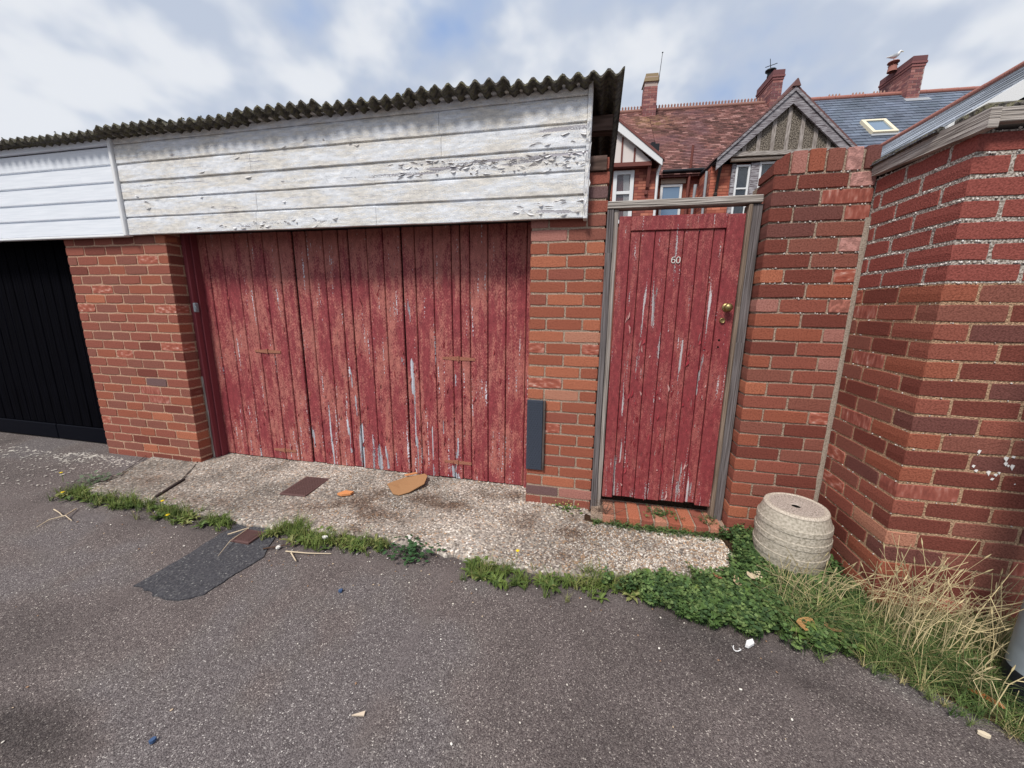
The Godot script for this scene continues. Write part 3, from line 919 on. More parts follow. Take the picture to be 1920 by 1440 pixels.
	# boards
	var fascia := Node3D.new(); fascia.name = "fascia"; G.add_child(fascia, true); fascia.position = o
	var ys := [2.53, 2.479, 2.352, 2.229, 2.108, 1.984, 1.857]
	var bx := [[-2.798], [-0.965], [-2.324, -0.954], [-1.407], [-2.312, -1.404], [-2.33, -1.41]]
	for r in 6:
		var cuts: Array = [-3.5] + bx[r] + [-0.1]
		for i in cuts.size() - 1:
			var th := 0.02
			part("weatherboard", wboard(cuts[i] + 0.001, cuts[i + 1] - 0.001, ys[r + 1], ys[r], 0.05 + rng.randf_range(-0.0015, 0.0015), Vector2(-3.52, -2.53), Vector2(1 / 3.44, 1 / 0.675)), M["board_paint"], fascia)
	m = MB.new()
	m.box(Vector3(-3.5, 1.87, 0.022), Vector3(-0.1, 2.52, 0.0295))
	part("batten", m.done(), M["dark_wood"], fascia)
	m = MB.new()
	m.uvm = 0; m.uo = Vector2(-3.52, -2.53); m.us = Vector2(1 / 3.44, 1 / 0.675)
	m.bev(Vector3(-3.5, 2.531, 0.03), Vector3(-0.075, 2.545, 0.066), 0.003)
	part("top_moulding", m.done(), M["board_paint"], fascia)
	m = MB.new()
	m.uvm = 0; m.uo = Vector2(-3.52, -2.53); m.us = Vector2(1 / 3.44, 1 / 0.675)
	m.bev(Vector3(-0.099, 1.85, 0.0), Vector3(-0.074, 2.53, 0.064), 0.004)
	part("corner_board", m.done(), M["board_paint"], fascia)
	flakes(fascia, [[-1.35, 2.115, -0.12, 2.22, 54], [-0.95, 2.14, -0.6, 2.2, 22], [-0.5, 2.13, -0.1, 2.21, 22], [-0.4, 2.25, -0.1, 2.32, 10], [-2.9, 1.87, -1.6, 1.92, 24], [-0.5, 1.87, -0.1, 1.96, 20], [-3.4, 2.0, -1.5, 2.4, 22]], 0.053, false, [lin(228, 228, 230), lin(206, 206, 208), lin(180, 176, 174)])
	flakes(fascia, [[-0.1, 1.87, -0.07, 2.35, 30]], 0.066, true, [lin(228, 228, 230), lin(206, 206, 208)])
	# roof
	roof_sheets(G, o, -3.49, 0.081, true)
	core(G, Vector3(-0.08, 2.115, -0.1) + o, Vector3(0.018, 2.19, 0.015) + o, M["plain_wood"], "wall_plate")
	core(G, Vector3(-3.6, 2.38, -0.22) + o, Vector3(0.04, 2.46, -0.14) + o, M["plain_wood"], "purlin")
	core(G, Vector3(-3.6, 2.3, -1.3) + o, Vector3(0.04, 2.38, -1.22) + o, M["plain_wood"], "purlin")
	core(G, Vector3(-3.6, 2.2, -2.6) + o, Vector3(0.04, 2.28, -2.52) + o, M["plain_wood"], "purlin")

func wboard(x0: float, x1: float, y0: float, y1: float, z: float, uo: Vector2, us: Vector2) -> ArrayMesh:
	# shiplap: a small cove at the top and a square lower edge, with a slightly uneven lower lip
	var m := MB.new()
	m.uvm = 0; m.uo = uo; m.us = us
	var n := maxi(2, int((x1 - x0) / 0.12))
	var hh := y1 - y0
	var prev := []
	for i in n + 1:
		var x := lerpf(x0, x1, float(i) / n)
		var j := rng.randf_range(-0.0014, 0.0014)
		var zz := z + rng.randf_range(-0.001, 0.001)
		var sec := [Vector3(x, y0 + 0.003 + j, z - 0.02), Vector3(x, y0 + 0.003 + j, zz - 0.001), Vector3(x, y0 + 0.006 + j, zz + 0.001), Vector3(x, y1 - 0.012, zz), Vector3(x, y1 - 0.009, zz - 0.007), Vector3(x, y1 + 0.002, zz - 0.011), Vector3(x, y1 + 0.002, z - 0.02)]
		if i > 0:
			for k in sec.size() - 1:
				var want := Vector3(0, -1, 0) if k == 0 else (Vector3(0, 0.2, 1) if k < 4 else (Vector3(0, 0.3, 1) if k == 4 else Vector3.UP))
				m.quad(prev[k], sec[k], sec[k + 1], prev[k + 1], want)
		if i == 0 or i == n:
			for k in range(1, sec.size() - 1): m.tri(sec[0], sec[k], sec[k + 1], Vector3.LEFT if i == 0 else Vector3.RIGHT)
		prev = sec
	return m.done()

func flakes(parent: Node, areas: Array, z: float, vert: bool, cols: Array) -> void:
	var m := MB.new()
	for a in areas:
		for i in a[4]:
			var p := Vector3(rng.randf_range(a[0], a[2]), rng.randf_range(a[1], a[3]), z)
			var L := rng.randf_range(0.012, 0.06)
			var W := rng.randf_range(0.004, 0.011)
			var lift := rng.randf_range(0.003, 0.010)
			var u := Vector3(0, 1, 0) if vert else Vector3(1, 0, 0)
			var s := Vector3(1, 0, 0) if vert else Vector3(0, -1, 0)
			u = u.rotated(Vector3.BACK, rng.randf_range(-0.3, 0.3))
			if rng.randf() < 0.5: s = -s
			m.col = cols[rng.randi() % cols.size()]
			var pts := []
			var n := 4
			for k in n + 1:
				var t := float(k) / n
				var wv := W * sin(PI * clampf(t * 0.9 + 0.06, 0, 1)) * rng.randf_range(0.6, 1.2)
				var q := p + u * (L * (t - 0.5))
				pts.append([q, q + s * wv * 0.6 + Vector3(0, 0, lift * 0.45 * sin(PI * t)), q + s * wv + Vector3(0, 0, lift * sin(PI * t))])
			for k in n:
				m.quad(pts[k][0], pts[k + 1][0], pts[k + 1][1], pts[k][1], Vector3.BACK)
				m.quad(pts[k][1], pts[k + 1][1], pts[k + 1][2], pts[k][2], Vector3.BACK)
	var o := part("paint_flakes", m.done(), M["vertex"], parent)
	o.set_meta("kind", "stuff")

func roof_sheets(G: Node, o: Vector3, xa: float, xb: float, old: bool) -> void:
	var pitch := 0.0785
	var amp := 0.0145
	var n := int(ceil((xb - xa) / (pitch * 9.0)))
	var w := (xb - xa) / n
	for s in n:
		var m := MB.new()
		m.uvm = 1
		var x0 := xa + s * w - (0.03 if s > 0 else 0.0)
		var x1 := xa + (s + 1) * w
		var lift := (0.0045 if s % 2 == 0 else -0.0045) + rng.randf_range(-0.002, 0.002)
		var zf := 0.15 + rng.randf_range(-0.018, 0.012)
		var steps := int((x1 - x0) / pitch * 12.0)
		var jag := []
		for i in steps + 1: jag.append(rng.randf_range(-0.003, 0.003))
		for i in steps:
			var a := lerpf(x0, x1, float(i) / steps)
			var b := lerpf(x0, x1, float(i + 1) / steps)
			var ya := amp * cos((a - xb) / pitch * TAU)
			var yb := amp * cos((b - xb) / pitch * TAU)
			var sl := -0.075
			var nd := Vector3(-(yb - ya), b - a, 0).normalized()
			var y_at := func(z: float, y: float) -> float: return 2.541 + lift + y + (0.15 - z) * sl
			var za: float = zf + jag[i]
			var zb: float = zf + jag[i + 1]
			var zr := -5.1
			var th := 0.011
			var A := Vector3(a, y_at.call(za, ya), za)
			var B := Vector3(b, y_at.call(zb, yb), zb)
			var Cc := Vector3(b, y_at.call(zr, yb), zr)
			var D := Vector3(a, y_at.call(zr, ya), zr)
			m.quad(A, B, Cc, D, nd)
			var dn := Vector3(0, -th, 0)
			m.quad(A + dn, B + dn, Cc + dn, D + dn, -nd)
			m.quad(A, B, B + dn, A + dn, Vector3.BACK)
			if i == 0: m.quad(A, D, D + dn, A + dn, Vector3.LEFT)
			if i == steps - 1: m.quad(B, Cc, Cc + dn, B + dn, Vector3.RIGHT)
		part("roof_sheet", m.done(), M["asbestos"], G, o)
	# tufts of moss along the sheets
	var moss := MB.new()
	for i in int((xb - xa) * 7):
		var x := rng.randf_range(xa + 0.02, xb - 0.02)
		var y := 2.541 + amp * cos((x - xb) / pitch * TAU) + 0.004
		moss.col = [lin(74, 78, 58), lin(96, 92, 74), lin(60, 60, 54), lin(120, 116, 104)][rng.randi() % 4]
		var r := rng.randf_range(0.003, 0.007)
		moss.lathe([Vector2(0.0, r * 0.8), Vector2(r * 0.7, r * 0.5), Vector2(r, -r * 0.4)], 7, Vector3(x, y, 0.15 - rng.randf_range(0.0, 0.04)), 0.2)
	part("moss", moss.done(), M["vertex"], G, o).set_meta("kind", "stuff")

# ---------------------------------------------------------------- the garage to the left
func next_garage() -> void:
	var base := Vector3(-5.6, 0, 0)
	var G := thing("next_garage", "garage with clean white plastic cladding over a black boarded door", "garage", base)
	var o := -base
	var door := Node3D.new(); door.name = "garage_door"; G.add_child(door, true); door.position = o
	var js := [-7.1, -6.98, -6.86, -6.74, -6.62, -6.5, -6.38, -6.26, -6.14, -6.02, -5.9, -5.77, -5.65, -5.54, -5.44, -5.32, -5.185, -5.06, -4.935, -4.82, -4.7, -4.58, -4.45]
	for i in js.size() - 1:
		var g := 0.005 if i == 15 or i == 7 else 0.002
		part("plank", plank(js[i] + g, js[i + 1] - 0.0022, 0.17, 1.9, -0.15 + rng.randf_range(-0.002, 0.002), 0.02, Vector2(rng.randf(), 0), Vector2(3, 0.6), 0.006), M["black_wood"], door)
	for k in [[-7.1, -5.185], [-5.175, -4.45]]:
		part("kickboard", plank(k[0], k[1], 0.02, 0.168, -0.142, 0.03, Vector2.ZERO, Vector2.ONE, 0.006), M["black_board"], door)
	core(G, Vector3(-7.1, 0.03, -0.22) + o, Vector3(-4.4, 1.9, -0.175) + o, M["black_board"], "door_backing")
	core(G, Vector3(-4.44, -0.02, -0.25) + o, Vector3(-4.3, 1.9, -0.155) + o, M["black_board"], "door_jamb")
	core(G, Vector3(-7.4, 1.9, -0.2) + o, Vector3(-3.71, 2.47, 0.02) + o, M["dark_wood"], "door_lintel")
	core(G, Vector3(-7.6, -0.06, -5) + o, Vector3(-7.12, 2.2, -0.001) + o, M["brown"], "side_wall")
	core(G, Vector3(-7.119, -0.06, -5) + o, Vector3(-3.91, 2.1, -4.8) + o, M["brown"], "back_wall")
	var fascia := Node3D.new(); fascia.name = "fascia"; G.add_child(fascia, true); fascia.position = o
	var ys := [2.53, 2.478, 2.353, 2.236, 2.113, 1.993, 1.868]
	for r in 6:
		var m := MB.new()
		m.uvm = 0; m.us = Vector2(0.7, 2.0); m.uo = Vector2(rng.randf(), rng.randf())
		var y0: float = ys[r + 1]
		var y1: float = ys[r]
		var za := 0.05
		if r == 0: za = 0.062
		var sec := [Vector2(y0 + 0.0, za - 0.02), Vector2(y0 + 0.0, za - 0.006), Vector2(y0 + 0.003, za - 0.001), Vector2(y0 + 0.007, za), Vector2(y1 - 0.012, za), Vector2(y1 - 0.0085, za - 0.017), Vector2(y1 + 0.002, za - 0.019), Vector2(y1 + 0.002, za - 0.02)]
		for k in sec.size() - 1:
			var d: Vector2 = sec[k + 1] - sec[k]
			m.quad(Vector3(-7.4, sec[k].x, sec[k].y), Vector3(-3.53, sec[k].x, sec[k].y), Vector3(-3.53, sec[k + 1].x, sec[k + 1].y), Vector3(-7.4, sec[k + 1].x, sec[k + 1].y), Vector3(0, -d.y, d.x))
		part("cladding_board", m.done(), M["upvc"], fascia)
	var m2 := MB.new()
	m2.box(Vector3(-7.4, 1.88, 0.022), Vector3(-3.53, 2.52, 0.0285))
	part("batten", m2.done(), M["dark_wood"], fascia)
	m2 = MB.new()
	m2.bev(Vector3(-3.531, 1.852, 0.02), Vector3(-3.502, 2.54, 0.07), 0.004)
	part("joint_trim", m2.done(), M["white_gloss"], fascia)
	m2 = MB.new()
	m2.bev(Vector3(-7.4, 1.85, 0.02), Vector3(-3.532, 1.867, 0.056), 0.004)
	part("base_trim", m2.done(), M["white_gloss"], fascia)
	roof_sheets(G, o, -7.5, -3.492, false)

# ---------------------------------------------------------------- gate
func gate() -> void:
	var base := Vector3(0.43, 0.09, 0)
	var G := thing("garden_gate", "narrow flaking red plank gate numbered 60 in a grey timber frame", "gate", base)
	var o := -base
	var uo := Vector2(0.1, -1.88)
	var us := Vector2(1 / 0.67, 1 / 1.78)
	var leaf := Node3D.new(); leaf.name = "gate_leaf"; G.add_child(leaf, true); leaf.position = o
	part("stile", plank(0.107, 0.1725, 0.125, 1.868, 0.004, 0.04, uo, us, 0.003), M["gate_paint"], leaf)
	part("stile", plank(0.6775, 0.766, 0.135, 1.86, 0.004, 0.04, uo, us, 0.003), M["gate_paint"], leaf)
	part("top_rail", plank(0.173, 0.677, 1.788, 1.866, 0.0035, 0.04, uo, us, 0.003), M["gate_paint"], leaf)
	var js := [0.1745, 0.232, 0.31, 0.39, 0.4645, 0.5425, 0.617, 0.676]
	for i in 7:
		part("plank", plank(js[i] + 0.0017, js[i + 1] - 0.0017, 0.13 + rng.randf_range(-0.004, 0.006) + 0.002 * i, 1.787, -0.005 + rng.randf_range(-0.001, 0.001), 0.02, uo, us, 0.0035), M["gate_paint"], leaf)
	var m := MB.new()
	m.box(Vector3(0.174, 0.16, -0.036), Vector3(0.677, 1.78, -0.0265))
	part("backing", m.done(), M["dark_wood"], leaf)
	flakes(leaf, [[0.18, 0.2, 0.34, 1.4, 34], [0.36, 0.3, 0.5, 1.0, 22], [0.54, 0.6, 0.66, 1.3, 20], [0.2, 0.15, 0.66, 0.4, 16]], -0.003, true, [lin(158, 66, 72), lin(190, 150, 146), lin(140, 48, 56)])
	# number
	var num := Node3D.new(); num.name = "house_number"; leaf.add_child(num, true)
	num.name = "house_number"
	leaf.remove_child(num)
	var tm := TextMesh.new()
	tm.text = "60"
	var sf := SystemFont.new()
	sf.font_names = PackedStringArray(["Droid Sans"])
	tm.font = sf
	tm.font_size = 48
	tm.pixel_size = 0.00105
	tm.depth = 0.004
	part("house_number", tm, M["digit"], leaf, Vector3(0.431, 1.625, -0.001))
	num.free()
	# knob
	m = MB.new()
	m.lathe([Vector2(0, 0.055), Vector2(0.012, 0.053), Vector2(0.02, 0.046), Vector2(0.023, 0.037), Vector2(0.02, 0.028), Vector2(0.011, 0.021), Vector2(0.009, 0.01), Vector2(0.022, 0.006), Vector2(0.024, 0.0)], 20)
	part("knob", m.done(), M["brass"], leaf, Vector3(0.722, 1.363, 0.004), Basis(Vector3.RIGHT, PI / 2))
	m = MB.new()
	m.lathe([Vector2(0, 0.006), Vector2(0.01, 0.006), Vector2(0.011, 0.009), Vector2(0.014, 0.009), Vector2(0.0155, 0.004), Vector2(0.0155, 0.0)], 18)
	part("lock_cylinder", m.done(), M["brass"], leaf, Vector3(0.708, 1.29, 0.004), Basis(Vector3.RIGHT, PI / 2))
	for k in [[0.704, 1.178, 0.006], [0.703, 1.138, 0.005]]:
		m = MB.new()
		m.lathe([Vector2(0, 0.0015), Vector2(k[2], 0.0013), Vector2(k[2] * 1.1, 0.0)], 10)
		part("keyhole", m.done(), M["hole"], leaf, Vector3(k[0], k[1], 0.0042), Basis(Vector3.RIGHT, PI / 2))
	# frame
	part("frame_post", plank(0.0365, 0.073, 0.03, 1.905, 0.02, 0.075, Vector2(0, 0), Vector2(3.5, 0.6), 0.003), M["dark_post"], G, o)
	part("frame_post", plank(0.0745, 0.1005, 0.05, 1.904, 0.012, 0.06, Vector2(0.4, 0.1), Vector2(3.5, 0.6), 0.003), M["grey_wood_v"], G, o)
	part("frame_post", plank(0.7695, 0.789, 0.04, 1.903, 0.02, 0.075, Vector2(0.2, 0.3), Vector2(3.5, 0.6), 0.003), M["brown_post"], G, o)
	part("frame_post", plank(0.7905, 0.8375, 0.03, 1.903, 0.014, 0.07, Vector2(0.7, 0.5), Vector2(3.5, 0.6), 0.003), M["dark_post"], G, o)
	m = MB.new()
	m.uvm = 0; m.us = Vector2(0.8, 3)
	m.bev(Vector3(0.036, 1.906, -0.05), Vector3(0.832, 1.946, 0.026), 0.004)
	part("frame_head", m.done(), M["grey_wood_h"], G, o)
	# brick-on-edge step
	var step := thing("doorstep", "worn red brick-on-edge step beneath the numbered gate", "doorstep", Vector3(0.43, 0.0, 0.0))
	var so := Vector3(-0.43, 0, 0)
	core(step, Vector3(0.04, -0.03, -0.1) + so, Vector3(0.84, 0.055, 0.12) + so, M["mortar_grey"])
	var x := 0.115
	var i := 0
	while x < 0.8:
		var b := Basis(Vector3.RIGHT, -PI / 2) * Basis(Vector3.UP, rng.randf_range(-0.02, 0.02))
		part("brick", brick_mesh(0.068, 0.205, 0.08), M[["salmon", "rust", "orange", "red"][i % 4]], step, so + Vector3(x + 0.034, 0.064 + rng.randf_range(-0.002, 0.002), 0.028), b)
		x += 0.079
		i += 1

# ---------------------------------------------------------------- right-hand pier of the gate
func gate_pier() -> void:
	var base := Vector3(1.06, 0, 0)
	var G := thing("gate_pier", "tall brick pier topped by a row of upright bricks beside the gate", "pier", base)
	var o := -base
	var ch := 0.0755
	var tones := [["deep", 6], ["brown", 2.5], ["rust", 3], ["red", 4], ["streak", 1.2]]
	var head := [["rust", 3], ["orange", 2], ["rosy", 1], ["salmon", 1]]
	var edge := [["rosy", 2], ["brown", 2], ["bloom2", 1.4], ["smear", 2]]
	var top := [["dark", 3], ["plum", 0.4], ["brown", 3], ["deep", 3], ["streak", 1.6]]
	core(G, Vector3(0.849, -0.08, -0.2) + o, Vector3(1.279, 2.02, 0.083) + o, M["mortar_grey"])
	for k in range(0, 29):
		var y := 2.0156 - ch * 0.5 - ch * k
		var w := Vector3(0.8434, y, 0.09) + o
		var up := k < 6
		if k % 2 == 0:
			course(G, w, Vector3.RIGHT, Vector3.BACK, [H], ch, S - 0.005, top if up else head, 0.01, 0.0105)
			course(G, w + Vector3(H + 0.01, 0, 0), Vector3.RIGHT, Vector3.BACK, [S], ch, 0.1, top if up else tones, 0.01, 0.0105)
			course(G, w + Vector3(H + S + 0.02, 0, 0), Vector3.RIGHT, Vector3.BACK, [H], ch, 0.1, [["bloom", 2], ["streak", 1.5], ["dark", 0.6]] if up else edge, 0.01, 0.0105)
		else:
			course(G, w, Vector3.RIGHT, Vector3.BACK, [S, S], ch, H, top if up else tones, 0.01, 0.0105)
			course(G, Vector3(0.8434, y, -0.13) + o, Vector3.BACK, Vector3.LEFT, [H + 0.002], ch, 0.1, top if up else tones, 0.01, 0.0105)
	# bricks on edge along the top, the end one broken
	var sx := [0.835, 0.909, 0.985, 1.064, 1.144, 1.221, 1.293]
	var st := ["deep", "rosy", "rust", "brown", "bloom", "dark"]
	for i in 6:
		var L: float = sx[i + 1] - sx[i] - 0.011
		if i == 0:
			# snapped brick: a ragged wedge
			var m := MB.new()
			var prof := []
			for k in 7:
				prof.append([lerpf(0.837, 0.902, k / 6.0), 2.02 + lerpf(0.052, 0.1, k / 6.0) + rng.randf_range(-0.006, 0.006), 2.02 + lerpf(0.03, 0.09, k / 6.0) + rng.randf_range(-0.006, 0.006)])
			for k in 6:
				var a = prof[k]
				var b = prof[k + 1]
				m.hexa([Vector3(a[0], 2.019, 0.09), Vector3(b[0], 2.019, 0.09), Vector3(b[0], b[1], 0.088), Vector3(a[0], a[1], 0.088), Vector3(a[0], 2.019, -0.1), Vector3(b[0], 2.019, -0.1), Vector3(b[0], b[2], -0.1), Vector3(a[0], a[2], -0.1)])
			part("brick", m.done(), M["deep"], G, o)
		else:
			part("brick", brick_mesh(L, 0.104, S - 0.01), M[st[i]], G, o + Vector3((sx[i] + sx[i + 1]) / 2, 2.072 + rng.randf_range(-0.002, 0.003), 0.09), Basis(Vector3.BACK, rng.randf_range(-0.02, 0.02)))
	core(G, Vector3(0.91, 2.02, -0.11) + o, Vector3(1.285, 2.112, 0.079) + o, M["mortar_grey"])
	crumbs(G, o, 0.85, 1.27, 1.3, 2.02, 0.0895, ch, 2.0156, 170)

func crumbs(G: Node, o: Vector3, x0: float, x1: float, y0: float, y1: float, z: float, ch: float, ytop: float, n: int, along_z := false, heavy := 1.0) -> void:
	# grains of pale lime and lichen sitting in the bed joints
	var m := MB.new()
	for i in n:
		var y := rng.randf_range(y0, y1)
		y = ytop - roundf((ytop - y) / ch) * ch + rng.randf_range(-0.003, 0.003)
		var x := rng.randf_range(x0, x1)
		var r := rng.randf_range(0.0015, 0.0045) * heavy
		m.col = [lin(232, 228, 224), lin(214, 208, 204), lin(190, 184, 178)][rng.randi() % 3]
		var p := Vector3(z, y, x) if along_z else Vector3(x, y, z)
		m.lathe([Vector2(0, r), Vector2(r * rng.randf_range(0.8, 1.8), 0), Vector2(0, -r)], 5, p, 0.3)
	part("lime_crumbs", m.done(), M["vertex"], G, o).set_meta("kind", "stuff")

# ---------------------------------------------------------------- wall at the corner
func corner_wall() -> void:
	var base := Vector3(1.8, 0, 0.35)
	var G := thing("corner_wall", "dark red brick wall turning the corner beside the stone barrel", "wall", base)
	var o := -base
	var ch := 0.0738
	var X := 1.285
	var Z := 0.597
	var tones := [["dark", 2.6], ["deep", 8], ["brown", 3], ["red", 2.0], ["rust", 0.8], ["streak", 1.3], ["smear", 0.8]]
	var fresh := [["fresh", 1]]
	core(G, Vector3(X + 0.0035, -0.08, -0.5) + o, Vector3(2.9, 1.456, Z - 0.0035) + o, M["mortar_tan"])
	core(G, Vector3(X + 0.003, 1.4561, -0.5) + o, Vector3(2.9, 1.972, Z - 0.003) + o, M["mortar_white"])
	for k in range(0, 29):
		var y := 1.973 - ch * 0.5 - ch * k
		var up := k < 7
		var t: Array = fresh if up else tones
		var gap := 0.014 if up else 0.01
		var hg := 0.0135 if up else 0.009
		var jit := rng.randf_range(-0.02, 0.02)
		if k % 2 == 1:
			# header on the front, stretcher on the return
			course(G, Vector3(X, y, Z) + o, Vector3.RIGHT, Vector3.BACK, [H + 0.005], ch, S - 0.005, [["rust", 2], ["salmon", 0.6], ["red", 2], ["buff", 0.25]] if not up else fresh, gap, hg)
			course(G, Vector3(X + H + 0.005 + gap, y, Z) + o, Vector3.RIGHT, Vector3.BACK, [S, S, S, S, S, S, S], ch, H, t, gap, hg)
			var len1 := 0.507 - S - gap
			course(G, Vector3(X, y, 0.095) + o, Vector3.BACK, Vector3.LEFT, [len1 - S - gap - 0.004, S], ch, H, t, gap, hg)
		else:
			course(G, Vector3(X, y, Z) + o, Vector3.RIGHT, Vector3.BACK, [S, S, S, S, S, S, S], ch, H, t, gap, hg)
			var rest := 0.507 - H - gap
			course(G, Vector3(X, y, 0.095) + o, Vector3.BACK, Vector3.LEFT, [rest - S - gap - 0.002 + jit, S - jit - 0.003], ch, H, t, gap, hg)
	# fillet of mortar down the joint with the pier
	var m := MB.new()
	var n := 26
	var pv := []
	for i in n + 1:
		var y := lerpf(0.02, 1.8, float(i) / n)
		var w := 0.016 + rng.randf_range(-0.003, 0.004)
		var r := [Vector3(X - w, y, 0.0905), Vector3(X - w * 0.5, y, 0.0955), Vector3(X - 0.004, y, 0.0905 + w * 0.6), Vector3(X - 0.0005, y, 0.0905 + w)]
		if i > 0:
			for k in 3: m.quad(pv[k], r[k], r[k + 1], pv[k + 1], Vector3(-0.5, 0, 1))
		pv = r
	part("mortar_fillet", m.done(), M["mortar_smooth"], G, o)
	crumbs(G, o, X + 0.02, X + 0.6, 1.46, 1.96, Z - 0.001, ch, 1.973, 240, false, 1.1)
	crumbs(G, o, 0.1, Z, 1.46, 1.96, X + 0.001, ch, 1.973, 170, true, 1.0)
	crumbs(G, o, 0.1, Z, 0.1, 1.46, X + 0.002, ch, 1.973, 120, true, 0.8)
	crumbs(G, o, X + 0.02, X + 0.7, 0.5, 1.46, Z - 0.001, ch, 1.973, 90, false, 0.8)
	# bird droppings
	m = MB.new()
	for i in 26:
		m.col = lin(232, 232, 230)
		var p := Vector3(X + 0.33 + rng.randf_range(-0.1, 0.16), 0.74 + rng.randf_range(-0.07, 0.07), Z + 0.0014)
		var r := rng.randf_range(0.002, 0.007)
		var e := r * rng.randf_range(0.8, 3.0)
		m.hexa([p + Vector3(-r, -r * 0.5, 0), p + Vector3(r * 0.3, -e, 0), p + Vector3(r, r * 0.7, 0), p + Vector3(-r * 0.4, r, 0), p + Vector3(-r, -r * 0.5, -0.005), p + Vector3(r * 0.3, -e, -0.005), p + Vector3(r, r * 0.7, -0.005), p + Vector3(-r * 0.4, r, -0.005)])
	part("droppings", m.done(), M["vertex"], G, o).set_meta("kind", "stuff")
	# planks on the wall head
	m = MB.new()
	m.uvm = 2; m.us = Vector2(0.9, 3)
	m.hexa([Vector3(1.262, 1.962, 0.652), Vector3(1.292, 1.962, 0.652), Vector3(1.292, 2.024, 0.652), Vector3(1.262, 2.024, 0.652), Vector3(1.262, 2.012, -0.5), Vector3(1.292, 2.012, -0.5), Vector3(1.292, 2.072, -0.5), Vector3(1.262, 2.072, -0.5)])
	var p1 := MB.new()
	part("wall_plank", m.done(), M["grey_wood_h"], G, o)
	p1.uvm = 0; p1.us = Vector2(0.9, 3)
	p1.bev(Vector3(1.2945, 1.982, 0.61), Vector3(2.6, 2.028, 0.638), 0.003)
	part("wall_plank", p1.done(), M["grey_wood_h"], G, o)
	core(G, Vector3(1.3, 1.974, -0.5) + o, Vector3(2.8, 2.03, 0.585) + o, M["dark_wood"], "wall_plate")

